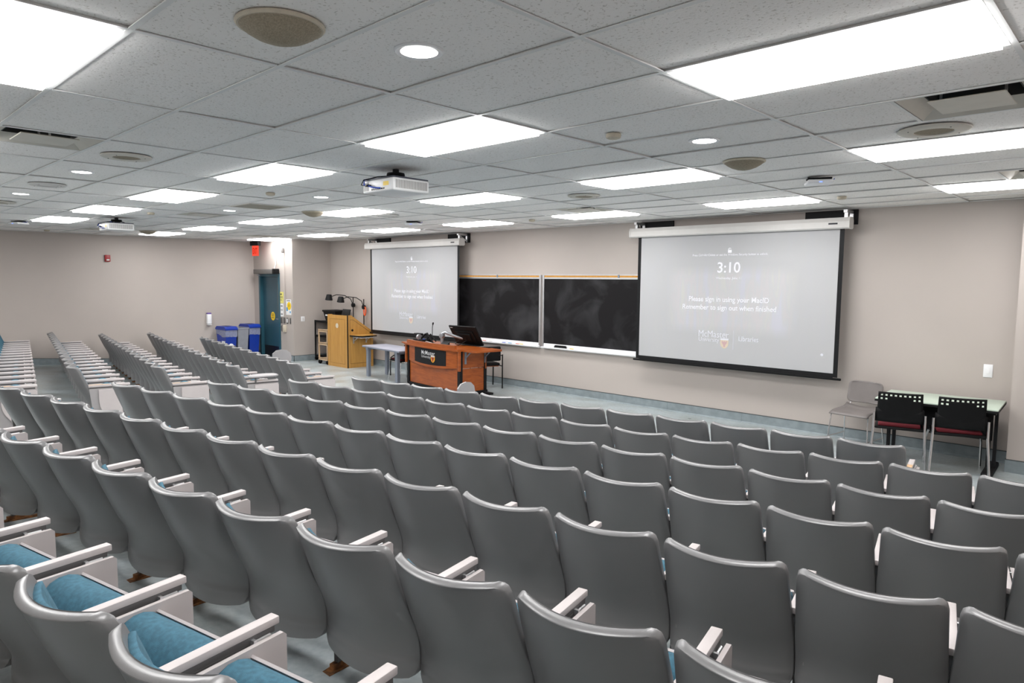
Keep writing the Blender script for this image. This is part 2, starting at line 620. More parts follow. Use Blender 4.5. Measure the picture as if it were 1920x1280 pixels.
FULL = tile_mb(TX - 0.008, TY - 0.008).mesh('ceiling_tile', M_tile, smooth=False)
HALFT = tile_mb(TX / 2 - 0.008, TY - 0.008).mesh('ceiling_tile_half', M_tile, smooth=False)
hidden_tiles = MB()
ntile = 0
for i in range(-12, 3):
    for j in range(-8, 11):
        if (i, j) in LIGHTS:
            continue
        x0, x1, y0, y1 = i * TX, (i + 1) * TX, j * TY, (j + 1) * TY
        x0, x1, y0, y1 = max(x0, XL + 0.01), min(x1, XR - 0.01), max(y0, YB + 0.01), min(y1, YF - 0.01)
        if x1 - x0 < 0.05 or y1 - y0 < 0.05:
            continue
        if x1 < XD + 0.1 and y0 >= YD - 0.02:
            continue
        if x1 < XD + 0.1:
            y1 = min(y1, YD - 0.01)
        me = None
        half = [h for h in HALF if h[0] == i and h[1] == j]
        if half:
            xm = i * TX + TX / 2
            if half[0][2] == 1:
                x1 = xm
            else:
                x0 = xm
            me = HALFT if x1 - x0 > TX / 2 - 0.01 else None
        elif x1 - x0 > TX - 0.001 and y1 - y0 > TY - 0.001:
            me = FULL
        w, d = x1 - x0, y1 - y0
        cx, cy = (x0 + x1) / 2, (y0 + y1) / 2
        vis = in_view([(a, b, CEIL) for a in (x0, cx, x1) for b in (y0, cy, y1)], 10, 10)
        if not vis:
            hidden_tiles.box(x0 + .004, x1 - .004, y0 + .004, y1 - .004, CEIL + 0.004, CEIL + 0.02)
            continue
        if me is None:
            me = tile_mb(w - 0.008, d - 0.008).mesh('ceiling_tile_cut', M_tile, smooth=False)
        o = ob('ceiling_tile', me, parent=ceil_root, loc=(cx, cy, CEIL + 0.004))
        if random.random() < 0.45:
            o.rotation_euler = (random.uniform(-0.004, 0.010) * (1 if random.random() < .7 else -1), random.uniform(-0.004, 0.004), 0)
            o.location.z += 0.004
        ntile += 1
if hidden_tiles.v:
    tag(ob('ceiling_tile_field', hidden_tiles, M_tile, ceil_root, smooth=False), kind='stuff')
for i in range(-11, 3):
    x = i * TX
    mb = MB().box(x - 0.012, x + 0.012, YB, YF, CEIL - 0.003, CEIL + 0.001).box(x - 0.002, x + 0.002, YB, YF, CEIL + 0.001, CEIL + 0.035)
    ob('grid_bar', mb, M_grid, ceil_root, smooth=False)
for j in range(-7, 11):
    y = j * TY
    xa = XL if y < YD else XD
    mb = MB().box(xa, XR, y - 0.012, y + 0.012, CEIL - 0.0028, CEIL + 0.001).box(xa, XR, y - 0.002, y + 0.002, CEIL + 0.001, CEIL + 0.035)
    ob('grid_bar', mb, M_grid, ceil_root, smooth=False)
for h in HALF:
    x = h[0] * TX + TX / 2
    y = h[1] * TY
    ob('grid_bar', MB().box(x - 0.010, x + 0.010, y, y + TY, CEIL - 0.0025, CEIL + 0.001), M_grid, ceil_root, smooth=False)
# wall angle around the edge of the ceiling
for (a, b, c, d) in ((XL, XL + 0.02, YB, YD), (XD, XR, YF - 0.02, YF)):
    ob('wall_angle', MB().box(a, b, c, d, CEIL - 0.003, CEIL + 0.003), M_grid, ceil_root, smooth=False)

TOP = CEIL + 0.36
struct('wall_front', MB().box(XD - 0.12, XR + 0.12, YF, YF + 0.12, -0.2, TOP), M_wall, 'cream painted front wall behind the screens')
struct('wall_left', MB().box(XL - 0.12, XL, YB - 0.12, YF + 0.12, -0.2, TOP), M_wall, 'cream painted side wall on the left')
struct('wall_right', MB().box(XR, XR + 0.12, YB - 0.12, YF + 0.12, -0.2, TOP), M_wall, 'cream painted side wall on the right')
struct('wall_back', MB().box(XL - 0.12, XR + 0.12, YB - 0.12, YB, -0.2, TOP), M_wall, 'cream painted back wall')
struct('wall_pier', MB().box(XC, XR + 0.02, YC, YF + 0.02, -0.2, TOP), M_wall, 'cream wall pier beside the folding table')
struct('wall_return', MB().box(XD - 0.12, XD, YD + 0.12, YF + 0.02, -0.2, TOP), M_wall, 'short cream return wall beside the lectern')
DX0, DX1, DZ = -14.06, -13.06, 2.10          # door opening
wd = MB()
wd.box(XL - 0.02, DX0, YD, YD + 0.12, -0.2, TOP).box(DX1, XD, YD, YD + 0.12, -0.2, TOP).box(DX0, DX1, YD, YD + 0.12, DZ, TOP)
struct('wall_door', wd, M_wall, 'narrow cream wall holding the teal door')

# coved rubber base
BH = 0.135


def base_run(name, mb, cap):
    o = struct(name, mb, M_base)
    ob('base_top_edge', cap, M_basecap, o, smooth=False)


xs = [XD + 0.0] + [XD + 1.22 * k for k in range(1, 12)] + [XC]
bmb, cmb = MB(), MB()
for a, b in zip(xs[:-1], xs[1:]):
    bmb.prism([(YF, 0), (YF, BH), (YF - 0.006, BH), (YF - 0.007, 0.02), (YF - 0.022, 0.001), (YF - 0.022, 0)], 'x', a + 0.0015, b - 0.0015)
cmb.box(XD, XC, YF - 0.009, YF, BH, BH + 0.008)
base_run('baseboard_front', bmb, cmb)
bmb, cmb = MB(), MB()
for y0, y1 in ((YB, BRK), (BRK, YD)):
    z0, z1 = floor_z(y0), floor_z(y1)
    for (dx, lo, hi, t) in ((0.008, 0, BH, bmb), (0.010, BH, BH + 0.009, cmb)):
        t.add([(XL, y0, z0 + lo), (XL + dx, y0, z0 + lo), (XL + dx, y1, z1 + lo), (XL, y1, z1 + lo), (XL, y0, z0 + hi), (XL + dx, y0, z0 + hi), (XL + dx, y1, z1 + hi), (XL, y1, z1 + hi)],
              [(3, 2, 1, 0), (4, 5, 6, 7), (0, 1, 5, 4), (1, 2, 6, 5), (2, 3, 7, 6), (3, 0, 4, 7)])
base_run('baseboard_left', bmb, cmb)
base_run('baseboard_return', MB().box(XD, XD + 0.008, YD - 0.008, YF, 0, BH), MB().box(XD, XD + 0.010, YD - 0.01, YF, BH, BH + 0.008))
base_run('baseboard_door', MB().box(DX1 + 0.06, XD + 0.008, YD - 0.008, YD, 0, BH).box(XL, DX0 - 0.06, YD - 0.008, YD, 0, BH),
         MB().box(DX1 + 0.06, XD + 0.010, YD - 0.010, YD, BH, BH + 0.008).box(XL, DX0 - 0.06, YD - 0.010, YD, BH, BH + 0.008))
base_run('baseboard_pier', MB().box(XC - 0.008, XR, YC - 0.008, YC, 0, BH).box(XC - 0.008, XC, YC, YF, 0, BH), MB().box(XC - 0.010, XR, YC - 0.010, YC, BH, BH + 0.008).box(XC - 0.010, XC, YC, YF, BH, BH + 0.008))

# door in its recess
door = bpy.data.objects.new('door_1', None)
COL.objects.link(door)
door.location = ((DX0 + DX1) / 2, YD, 0)
tag(door, 'teal painted door with yellow round sticker and kick plate', None, None, 'structure')
hw = (DX1 - DX0) / 2
fr = MB()
fr.box(-hw - 0.05, -hw + 0.03, -0.015, 0.115, 0, DZ + 0.05).box(hw - 0.03, hw + 0.05, -0.015, 0.115, 0, DZ + 0.05).box(-hw + 0.03, hw - 0.03, -0.015, 0.115, DZ - 0.03, DZ + 0.05)
ob('door_frame', fr, M_doorteal, door, smooth=False)
leaf = ob('door_leaf', MB().box(-hw + 0.032, hw - 0.032, 0.07, 0.11, 0.008, DZ - 0.032), M_doorleaf, door, smooth=False)
ob('kick_plate', MB().box(-hw + 0.05, hw - 0.05, 0.066, 0.07, 0.02, 0.30), M_kick, leaf, smooth=False)
ob('window_slit', MB().box(hw - 0.20, hw - 0.10, 0.064, 0.07, 1.15, 1.88), M_glass, leaf, smooth=False)
ob('lever_handle', MB().tube([(hw - 0.10, 0.07, 1.0), (hw - 0.10, 0.02, 1.0), (hw - 0.22, 0.02, 1.0)], 0.010), M_chrome, leaf)
st = ob('warning_sticker', MB().lathe([(0.11, 0), (0.11, -0.003)], (0.02, 0.069, 1.06), 20, 'y'), M_yellow, leaf)
for k in range(3):
    ob('sticker_line', MB().box(-0.045, 0.085, 0.0635, 0.0655, 1.015 + k * 0.045, 1.03 + k * 0.045), M_ink, st, smooth=False)
op = ob('door_operator', MB().rbox(-hw - 0.10, hw - 0.10, -0.13, -0.016, DZ + 0.03, DZ + 0.15, 0.012), M_switch, door)
ob('operator_end', MB().rbox(hw - 0.10, hw + 0.06, -0.13, -0.016, DZ + 0.03, DZ + 0.16, 0.012), M_dark, op)
ob('operator_arm', MB().box(-hw - 0.02, -hw + 0.14, -0.075, -0.05, DZ - 0.01, DZ + 0.01), M_brkt, op, smooth=False)

# ------------------------------------------------------------------ ceiling fixtures
ROWNAME = {8: 'row nearest the front wall', 4: 'second row from the front wall', 0: 'third row from the front wall', -4: 'row nearest the viewer'}
lx, ly = TX - 0.03, TY - 0.03
pf = MB()
pf.box(-lx / 2, lx / 2, -ly / 2, -ly / 2 + 0.022, 0, 0.07).box(-lx / 2, lx / 2, ly / 2 - 0.022, ly / 2, 0, 0.07)
pf.box(-lx / 2, -lx / 2 + 0.022, -ly / 2 + 0.022, ly / 2 - 0.022, 0, 0.07).box(lx / 2 - 0.022, lx / 2, -ly / 2 + 0.022, ly / 2 - 0.022, 0, 0.07)
pf.box(-lx / 2, lx / 2, -ly / 2, ly / 2, 0.07, 0.08)
ME_pf = pf.mesh('light_frame', M_grid, smooth=False)
ax_, ay_ = lx / 2 - .022, ly / 2 - .022
ME_pd = MB().add([(-ax_, -ay_, 0), (ax_, -ay_, 0), (ax_, ay_, 0), (-ax_, ay_, 0), (-ax_, -ay_, -.020), (ax_, -ay_, -.020), (ax_, ay_, -.020), (-ax_, ay_, -.020)],
                  [(4, 7, 6, 5), (0, 1, 5, 4), (1, 2, 6, 5), (2, 3, 7, 6), (3, 0, 4, 7)]).mesh('diffuser', M_panel, smooth=False)
for j in (8, 4, 0, -4):
    cols = sorted(c for c, jj in LIGHTS if jj == j)
    vis_cols = [c for c in cols if in_view([((c + a) * TX, (j + b) * TY, CEIL) for a in (.05, .5, .95) for b in (.1, .5, .9)], 0, 0)]
    for c in cols:
        if c in vis_cols:
            k = vis_cols.index(c)
            nm = ROWNAME.get(j, 'row behind the viewer')
            if len(vis_cols) == 1:
                lab = 'lit ceiling panel, only one visible in the ' + nm
            else:
                lab = 'lit ceiling panel, %s from the left, %s' % (ORD[k], nm)
        else:
            lab = 'lit ceiling panel outside the picture, %s from the left, %s' % (ORD[cols.index(c)], ROWNAME.get(j, 'row behind the viewer'))
        t = thing('ceiling_panel_light', lab, 'ceiling light', ((c + .5) * TX, (j + .5) * TY, CEIL - 0.002), 0, 'rectangular ceiling lights')
        ob('light_frame', ME_pf, parent=t)
        ob('diffuser', ME_pd, parent=t)

# round downlights
dl_ring = MB().lathe([(0.075, 0.004), (0.098, 0.0), (0.105, 0.006), (0.105, 0.012), (0.075, 0.012)], n=28).mesh('trim_ring', M_white)
dl_lens = MB().lathe([(0.0005, 0.0), (0.078, 0.0)], n=28).mesh('lens', M_down)
for (i, j, lab) in ((0.5, -1.5, 'largest round lit downlight, beside the dome speaker at the top'),
                    (0.5, 2.5, 'round lit downlight above the right-hand projection screen side'),
                    (-3.5, -1.5, 'round lit downlight at left beside the ring speaker tile'),
                    (-5.5, -1.5, 'small round lit downlight nearest the left picture edge'),
                    (-3.5, 2.5, 'small round lit downlight left of the nearer projector'),
                    (-5.5, 2.5, 'small round lit downlight farthest back beside the return grille')):
    t = thing('downlight', lab, 'downlight', (i * TX, j * TY, CEIL - 0.002), 0, 'round downlights')
    ob('trim_ring', dl_ring, parent=t)
    ob('lens', dl_lens, parent=t, loc=(0, 0, 0.003))

# dome speakers
dome = MB().lathe([(0.155, 0.012), (0.16, 0.004), (0.157, -0.004), (0.140, -0.006), (0.115, -0.03), (0.080, -0.055), (0.045, -0.072), (0.012, -0.080), (0.0005, -0.081)], n=32)
for (i, j, lab) in ((0.39, -2.40, 'big beige dome ceiling speaker at the top of the picture'),
                    (0.39, 3.96, 'beige dome ceiling speaker above the right screen'),
                    (-4.85, 3.90, 'small beige dome ceiling speaker beside a lit panel'),
                    (-10.05, 3.75, 'tiny dome ceiling speaker in front of the far left panel')):
    t = thing('dome_speaker', lab, 'speaker', (i * TX, j * TY, CEIL - 0.004), 0, 'dome ceiling speakers')
    ob('bezel', MB().lathe([(0.135, 0.004), (0.160, 0.004), (0.163, -0.002), (0.155, -0.010), (0.140, -0.010), (0.135, 0.0)], n=32), M_cream, t)
    ob('mesh_dome', MB().lathe([(0.150, 0.0), (0.148, -0.010), (0.130, -0.026), (0.095, -0.046), (0.055, -0.060), (0.020, -0.067), (0.0005, -0.068)], n=32), M_grille, t)

# flat ring speakers
for (i, j, r, lab) in ((1.5, 3.5, 0.20, 'flat round ceiling speaker with a wide rim at right'),
                       (-2.5, -1.5, 0.18, 'flat round ceiling speaker with a wide rim at left'),
                       (-4.5, -1.5, 0.17, 'painted over round ceiling speaker between two left downlights'),
                       (-6.5, -1.5, 0.18, 'flat round ceiling speaker cut by the left picture edge'),
                       (-1.5, 5.5, 0.18, 'flat round ceiling speaker left of the right screen'),
                       (-4.5, 5.5, 0.17, 'faint flat round ceiling speaker near the centre panels')):
    t = thing('flat_ceiling_speaker', lab, 'speaker', (i * TX, j * TY, CEIL - 0.003), 0, 'flat ceiling speakers')
    pale = 'painted' in lab or 'faint' in lab
    ob('rim', MB().lathe([(r * .52, 0.004), (r * .55, -0.010), (r * .9, -0.012), (r, -0.004), (r, 0.004)], n=32), M_offw if pale else M_diff, t)
    ob('speaker_grille', MB().lathe([(0.0005, -0.004), (r * .55, -0.004), (r * .56, 0.004)], n=32), M_offw if pale else M_grille, t)
    for k in range(4):
        a = math.pi / 4 + k * math.pi / 2
        ob('screw', MB().lathe([(0.004, 0), (0.004, -0.003)], (r * .8 * math.cos(a), r * .8 * math.sin(a), -0.012), 6), M_steelgrey, t)

# air diffusers and the return grille (60 cm square)
HL = {(-3, -3): 'square ceiling air diffuser at the far left', (1, 2): 'square ceiling air diffuser with a dropped plate at right', (-5, 2): 'flat brown square return air grille in the ceiling',
      (-7, 2): 'square ceiling air diffuser left of the return grille', (-3, 7): 'square ceiling air diffuser between the two screens', (1, 7): 'square ceiling air diffuser at the right picture edge',
      (-10, 7): 'small square ceiling air diffuser above the exit sign', (-11, 2): 'small square ceiling air diffuser left of the far projector'}
for (i, j, h) in HALF:
    s = TY - 0.03
    cx = (i + (0.75 if h else 0.25)) * TX
    cy = (j + 0.5) * TY
    t = thing('return_grille' if (i, j) == (-5, 2) else 'air_diffuser', HL[(i, j)], 'vent', (cx, cy, CEIL - 0.002), 0, 'square ceiling vents')
    a = s / 2
    if (i, j) == (-5, 2):
        ob('rim', MB().box(-a, a, -a, -a + .03, -0.006, .02).box(-a, a, a - .03, a, -0.006, .02).box(-a, -a + .03, -a + .03, a - .03, -0.006, .02).box(a - .03, a, -a + .03, a - .03, -0.006, .02), M_diff, t, smooth=False)
        ob('perforated_plate', MB().box(-a + .03, a - .03, -a + .03, a - .03, -0.002, 0.004), M_return, t, smooth=False)
        continue
    b = a - 0.085
    rim = MB()
    o4 = [(-a, -a), (a, -a), (a, a), (-a, a)]
    i4 = [(-b, -b), (b, -b), (b, b), (-b, b)]
    for k in range(4):
        p, q = o4[k], o4[(k + 1) % 4]
        p2, q2 = i4[k], i4[(k + 1) % 4]
        rim.add([(p[0], p[1], 0), (q[0], q[1], 0), (q2[0], q2[1], 0.06), (p2[0], p2[1], 0.06)], [(0, 1, 2, 3)])
        rim.add([(p[0], p[1], 0.003), (q[0], q[1], 0.003), (q2[0], q2[1], 0.063), (p2[0], p2[1], 0.063)], [(3, 2, 1, 0)])
    ob('sloped_rim', rim, M_diff, t, smooth=False)
    ob('duct_box', MB().box(-b - .01, b + .01, -b - .01, b + .01, 0.14, 0.15).box(-b - .012, -b, -b, b, 0.055, 0.15).box(b, b + .012, -b, b, 0.055, 0.15).box(-b, b, -b - .012, -b, 0.055, 0.15).box(-b, b, b, b + .012, 0.055, 0.15), M_plenum, t, smooth=False)
    ob('drop_plate', MB().rbox(-b + .035, b - .035, -b + .035, b - .035, -0.004, 0.004, 0.003, 1), M_diff, t)
    for sx in (-1, 1):
        ob('plate_hanger', MB().box(sx * b * .7 - .006, sx * b * .7 + .006, -.006, .006, 0.004, 0.14), M_alu, t, smooth=False)

# smoke detectors, wifi points
for (x, y, lab) in ((0.28, 0.94, 'small round smoke detector left of the right downlight'), (-4.35, 0.94, 'small round smoke detector above the return grille'),
                    (0.28, 5.24, 'small round smoke detector above the right screen'), (-4.31, 5.24, 'small round smoke detector above the chalkboards'),
                    (-7.94, 0.90, 'tiny round smoke detector right of the far left panels'), (-13.65, 0.83, 'tiny round smoke detector close to the left wall')):
    ob_ = ob('smoke_detector', MB().lathe([(0.048, 0.004), (0.05, -0.006), (0.046, -0.022), (0.030, -0.028), (0.0005, -0.029)], n=20), M_cream, loc=(x, y, CEIL - 0.001))
    tag(ob_, lab, 'smoke detector', 'smoke detectors')
for (x, y, lab) in ((0.60, 3.66, 'white wireless access point hanging above the right screen'), (-11.36, -0.07, 'white wireless access point at the far left ceiling edge'), (-6.03, 4.26, 'white wireless access point above the left screen')):
    t = thing('wireless_access_point', lab, 'router', (x, y, CEIL - 0.005), 0.5, 'wireless access points')
    ob('housing', MB().rbox(-.11, .11, -.11, .11, -0.055, -0.022, 0.015, 3), M_white, t)
    ob('mount_plate', MB().box(-.10, .10, -.06, .06, -0.012, 0.0), M_dark, t, smooth=False)
    ob('mount_post', MB().box(-.05, .05, -.04, .04, -0.024, -0.012), M_dark, t, smooth=False)
    ob('status_light', MB().box(-.012, .012, -.112, -.109, -0.050, -0.044), M_bluelight, t, smooth=False)
    ob('network_cable', MB().tube([(.06, .02, -.012), (.10, .05, -.02), (.13, .05, -.01), (.135, .04, 0.0)], 0.004, 6), M_blue, t)

# projectors
def projector(x, y, lab):
    t = thing('ceiling_projector', lab, 'projector', (x, y, CEIL), 0, 'ceiling projectors')
    zt, zb = -0.088, -0.208
    body = ob('body', MB().rbox(-.22, .22, -.19, .19, zb, zt - .012, 0.014, 3), M_projw, t)
    ob('top_cover', MB().rbox(-.215, .215, -.185, .185, zt - .014, zt, 0.005), M_projtop, t)
    # side vents on the +x face
    for k in range(20):
        yy = -.165 + k * .0168
        ob('vent_slot', MB().box(.2195, .2212, yy, yy + .0105, zb + .022, zt - .03), M_vent, body, smooth=False)
    for k in range(5):
        xx = -.21 + k * .017
        ob('vent_slot', MB().box(xx, xx + .010, -.1912, -.1895, zb + .018, zt - .03), M_vent, body, smooth=False)
    ob('port_strip', MB().box(-.10, .12, -.1912, -.1895, zb + .014, zb + .034), M_offw, body, smooth=False)
    for k in range(7):
        xx = -.085 + k * .028
        ob('port', MB().box(xx, xx + .014, -.193, -.190, zb + .018, zb + .030), M_dark, body, smooth=False)
    ob('warning_label', MB().box(.08, .155, -.1915, -.1898, zb + .045, zb + .08), M_yellow, body, smooth=False)
    ob('power_plug', MB().rbox(-.13, -.09, -.23, -.19, zb + .050, zb + .068, .004), M_dark, body)
    ob('lens_barrel', MB().lathe([(.05, 0), (.05, .03), (.04, .032), (.0005, .030)], (.08, .185, (zt + zb) / 2), 20, 'y'), M_dark, body)
    mt = ob('mount', MB().lathe([(.028, 0.0), (.028, -.03), (.075, -.032), (.08, -.05), (.07, -.062), (.03, -.064), (.03, -.086)], n=18), M_dark, t)
    for k in range(4):
        a = math.pi / 4 + k * math.pi / 2
        ob('mount_arm', MB().tube([(0, 0, -.056), (.09 * math.cos(a), .09 * math.sin(a), -.066), (.14 * math.cos(a), .14 * math.sin(a), zt)], .007, 6), M_dark, mt)
    ob('network_cable', MB().tube([(-.02, -.03, -.06), (-.10, -.12, zt + .008), (-.18, -.20, zt - .005), (-.15, -.225, zb + .07), (-.02, -.215, zb + .035), (.05, -.20, zb + .028)], .006, 6), M_blue, t)
    ob('power_cable', MB().tube([(.0, -.03, -.055), (-.09, -.13, zt + .02), (-.17, -.215, zt - .01), (-.19, -.225, zb + .07), (-.13, -.215, zb + .06)], .005, 6), M_dark, t)
    return t


projector(-1.95, 0.87, 'larger white projector under the ceiling near the centre')
projector(-9.27, 0.83, 'smaller white projector under the ceiling at far left')

# exit sign
t = thing('exit_sign', 'red lit exit sign hanging under the ceiling before the door', 'exit sign', (-13.72, 5.28, CEIL), math.radians(8))
ob('housing', MB().rbox(-.17, .17, -.045, .045, -.13, -0.02, .012), M_dark, t)
ob('canopy', MB().box(-.08, .08, -.03, .03, -.02, 0.0), M_dark, t, smooth=False)
f_ = ob('sign_face', MB().box(-.125, .125, -.012, .012, -.385, -.13), M_exitred, t, smooth=False)
put_text('lettering', 'EXIT', 0, -.0135, -.335, M_exitlet, f_, width=.19, height=.15, bold=.03)
# ------------------------------------------------------------------ auditorium seats
PITCH_X = 0.53
# back profile: (arc position s, forward y, height z), top to bottom
BP = [(-0.098, 0.000), (-0.048, -0.130), (0.011, -0.270), (0.057, -0.360), (0.084, -0.425), (0.096, -0.480), (0.099, -0.580)]
TOPZ = 0.747


def prof_at(u):
    """u in 0..1 along the back, top to bottom: smooth through BP"""
    n = len(BP) - 1
    k = min(int(u * n), n - 1)
    t = u * n - k
    p0, p1, p2, p3 = BP[max(k - 1, 0)], BP[k], BP[k + 1], BP[min(k + 2, n)]

    def cr(a, b, c, d):
        return 0.5 * (2 * b + (c - a) * t + (2 * a - 5 * b + 4 * c - d) * t * t + (3 * b - a - 3 * c + d) * t ** 3)
    return cr(p0[0], p1[0], p2[0], p3[0]), TOPZ + cr(p0[1], p1[1], p2[1], p3[1])


BL = 0.60


def half_w(u, top=0.247, bot=0.2635, rt=0.042, rb=0.060):
    s = u * BL
    w = top + (bot - top) * min(1, max(0, u / 0.45))
    if s < rt:
        w -= rt - math.sqrt(max(0, rt * rt - (rt - s) ** 2))
    if BL - s < rb:
        q = rb - (BL - s)
        w -= rb - math.sqrt(max(0, rb * rb - q * q))
    return w


US = [0, 0.004, 0.016, 0.036, 0.075, 0.15, 0.25, 0.35, 0.45, 0.55, 0.64, 0.72, 0.79, 0.85, 0.878, 0.886, 0.905, 0.925, 0.935, 0.955, 0.975, 0.99, 1.0]
NC = 12


def surf(us, hwf, off, curve=0.088, ridge=False, grow=0.0):
    rows = []
    for u in us:
        y, z = prof_at(u)
        y2, z2 = prof_at(min(1, u + 0.01))
        y1, z1 = prof_at(max(0, u - 0.01))
        ty, tz = y2 - y1, z2 - z1
        L = math.hypot(ty, tz)
        ny, nz = -tz / L, ty / L          # forward-facing normal
        if u in (0, 1.0) and grow:
            z += grow if u == 0 else -grow
        w = hwf(u) + grow
        o = off
        if ridge and u > 0.882:
            o -= 0.003
        if ridge and u > 0.93:
            o -= 0.0025
        c = curve * (1 - 0.35 * u)
        row = []
        for k in range(NC + 1):
            a = -1 + 2 * k / NC
            x = a * w
            fwd = c * (x / 0.25) ** 2
            sag = -0.028 * max(0, (u - 0.8) / 0.2) ** 2 * (1 - (x / 0.264) ** 2)
            sag -= 0.012 * max(0, 1 - u / 0.25) * (1 - (x / 0.25) ** 2)
            row.append((x, y + ny * o + fwd, z + nz * o + sag))
        rows.append(row)
    return rows


def loft(mb, layers):
    """layers: grids back to front; caps with first and last, joins their borders"""
    nr, nc = len(layers[0]), len(layers[0][0])

    def border(g):
        return [g[0][k] for k in range(nc)] + [g[r][nc - 1] for r in range(1, nr)] + [g[nr - 1][k] for k in range(nc - 2, -1, -1)] + [g[r][0] for r in range(nr - 2, 0, -1)]
    for gi, g in ((0, layers[0]), (1, layers[-1])):
        vs_ = [p for row in g for p in row]
        fs = []
        for r in range(nr - 1):
            for k in range(nc - 1):
                q = (r * nc + k, r * nc + k + 1, (r + 1) * nc + k + 1, (r + 1) * nc + k)
                fs.append(q if gi else q[::-1])
        mb.add(vs_, fs)
    bs = [border(g) for g in layers]
    n = len(bs[0])
    vs_ = [p for b in bs for p in b]
    fs = []
    for i in range(len(bs) - 1):
        for k in range(n):
            fs.append((i * n + k, i * n + (k + 1) % n, (i + 1) * n + (k + 1) % n, (i + 1) * n + k))
    mb.add(vs_, fs)
    return mb


def weld(me, d=0.0004):
    bm = bmesh.new()
    bm.from_mesh(me)
    bmesh.ops.remove_doubles(bm, verts=bm.verts[:], dist=d)
    bmesh.ops.recalc_face_normals(bm, faces=bm.faces[:])
    bm.to_mesh(me)
    bm.free()
    return me


def make_shell():
    a = surf(US, half_w, 0.0, ridge=True, grow=-0.004)
    b = surf(US, half_w, 0.005, grow=0.0)
    c = surf(US, half_w, 0.029, grow=0.0)
    d = surf(US, half_w, 0.036, grow=-0.005)
    me = loft(MB(), [a, b, c, d]).mesh('back_shell', M_shell, True, 50)
    weld(me)
    me.shade_smooth()
    me.set_sharp_from_angle(angle=math.radians(48))
    return me


def make_back_cushion():
    us = [0.070, 0.076, 0.088, 0.1, 0.2, 0.3, 0.4, 0.5, 0.6, 0.7, 0.8, 0.88, 0.94, 0.98, 1.0]
    hw_ = lambda u: min(half_w(u), 0.242) - 0.016
    a = surf(us, hw_, 0.034)
    b = surf(us, hw_, 0.046, grow=0.002)
    c = surf(us, lambda u: hw_(u) - 0.014, 0.060)
    me = loft(MB(), [a, b, c]).mesh('back_cushion', M_teal, True, 70)
    return weld(me)


def seat_poly(pts, w, bevel, name, material):
    bm = bmesh.new()
    mb = MB().prism(pts, 'x', -w, w)
    vs_ = [bm.verts.new(p) for p in mb.v]
    for f in mb.f:
        bm.faces.new([vs_[i] for i in f])
    es = [e for e in bm.edges if abs(e.verts[0].co.x - e.verts[1].co.x) < 1e-6]
    bmesh.ops.bevel(bm, geom=es, offset=bevel, segments=3, affect='EDGES', profile=0.5)
    bmesh.ops.recalc_face_normals(bm, faces=bm.faces[:])
    me = bpy.data.meshes.new(name)
    bm.to_mesh(me)
    bm.free()
    me.materials.append(material)
    me.shade_smooth()
    me.set_sharp_from_angle(angle=math.radians(60))
    return me


SA = math.radians(55)      # tilt of the tipped seat


def sp(a, b):
    """seat frame: a along the seat from the pivot, b out of its upper face (towards the back)"""
    c, s = math.cos(SA), math.sin(SA)
    return (0.268 + a * c - b * s, 0.195 + a * s + b * c)


cush = [(.402, .440), (.395, .462), (.376, .482), (.345, .494), (.310, .494), (.278, .482), (.250, .456), (.229, .420), (.215, .370), (.210, .310), (.216, .250), (.245, .205), (.300, .195)]
pan = [(.255, .175), (.310, .180), (.398, .425), (.404, .452), (.392, .474), (.400, .480), (.418, .462), (.420, .440), (.345, .205), (.320, .165)]

ME = {}
ME['back_shell'] = make_shell()
ME['back_cushion'] = make_back_cushion()
ME['seat_cushion'] = seat_poly(cush, 0.216, 0.018, 'seat_cushion', M_teal)
ME['seat_pan'] = seat_poly(pan, 0.216, 0.006, 'seat_pan', M_arm)
RB = PITCH_X / 2
ME['armrest'] = MB().rbox(-0.022, 0.020, 0.105, 0.535, 0.508, 0.535, 0.004, 2).mesh('armrest', M_arm)
ME['arm_channel'] = MB().box(-0.014, 0.018, 0.12, 0.515, 0.488, 0.508).box(0.012, 0.019, 0.15, 0.50, 0.455, 0.488).mesh('arm_channel', M_steelgrey, smooth=False)
ME['tablet_hinge'] = MB().tube([(0.027, 0.43, 0.490), (0.027, 0.49, 0.490)], 0.006, 8).box(0.018, 0.036, 0.42, 0.432, 0.478, 0.500).mesh('tablet_hinge', M_alu)


def panel_poly(y0, y1, z0, z1, r):
    out = [(y0, z1), (y0, z0 + r)]
    for k in range(1, 7):
        a = math.pi / 2 * k / 6
        out.append((y0 + r - r * math.cos(a), z0 + r - r * math.sin(a)))
    out += [(y1, z0), (y1, z1 - 0.012), (y1 - 0.012, z1)]
    return out


ME['tablet_panel'] = MB().prism(panel_poly(0.14, 0.535, 0.16, 0.492, 0.17), 'x', 0.036, 0.054).mesh('tablet_panel', M_arm, smooth=False)
ME['standard'] = MB().box(-0.012, 0.012, 0.215, 0.285, 0.0, 0.49).box(-0.016, 0.016, 0.19, 0.34, 0.40, 0.49).mesh('standard', M_steelgrey, smooth=False)
ME['foot'] = MB().add([(-.028, .16, -.012), (.028, .15, -.012), (.030, .37, -.012), (-.030, .38, -.012), (-.028, .16, .004), (.028, .15, .006), (.030, .37, .004), (-.030, .38, .006)],
                      [(3, 2, 1, 0), (4, 5, 6, 7), (0, 1, 5, 4), (1, 2, 6, 5), (2, 3, 7, 6), (3, 0, 4, 7)]).box(-.014, .014, .19, .32, .004, .030).mesh('foot', M_rust, smooth=False)
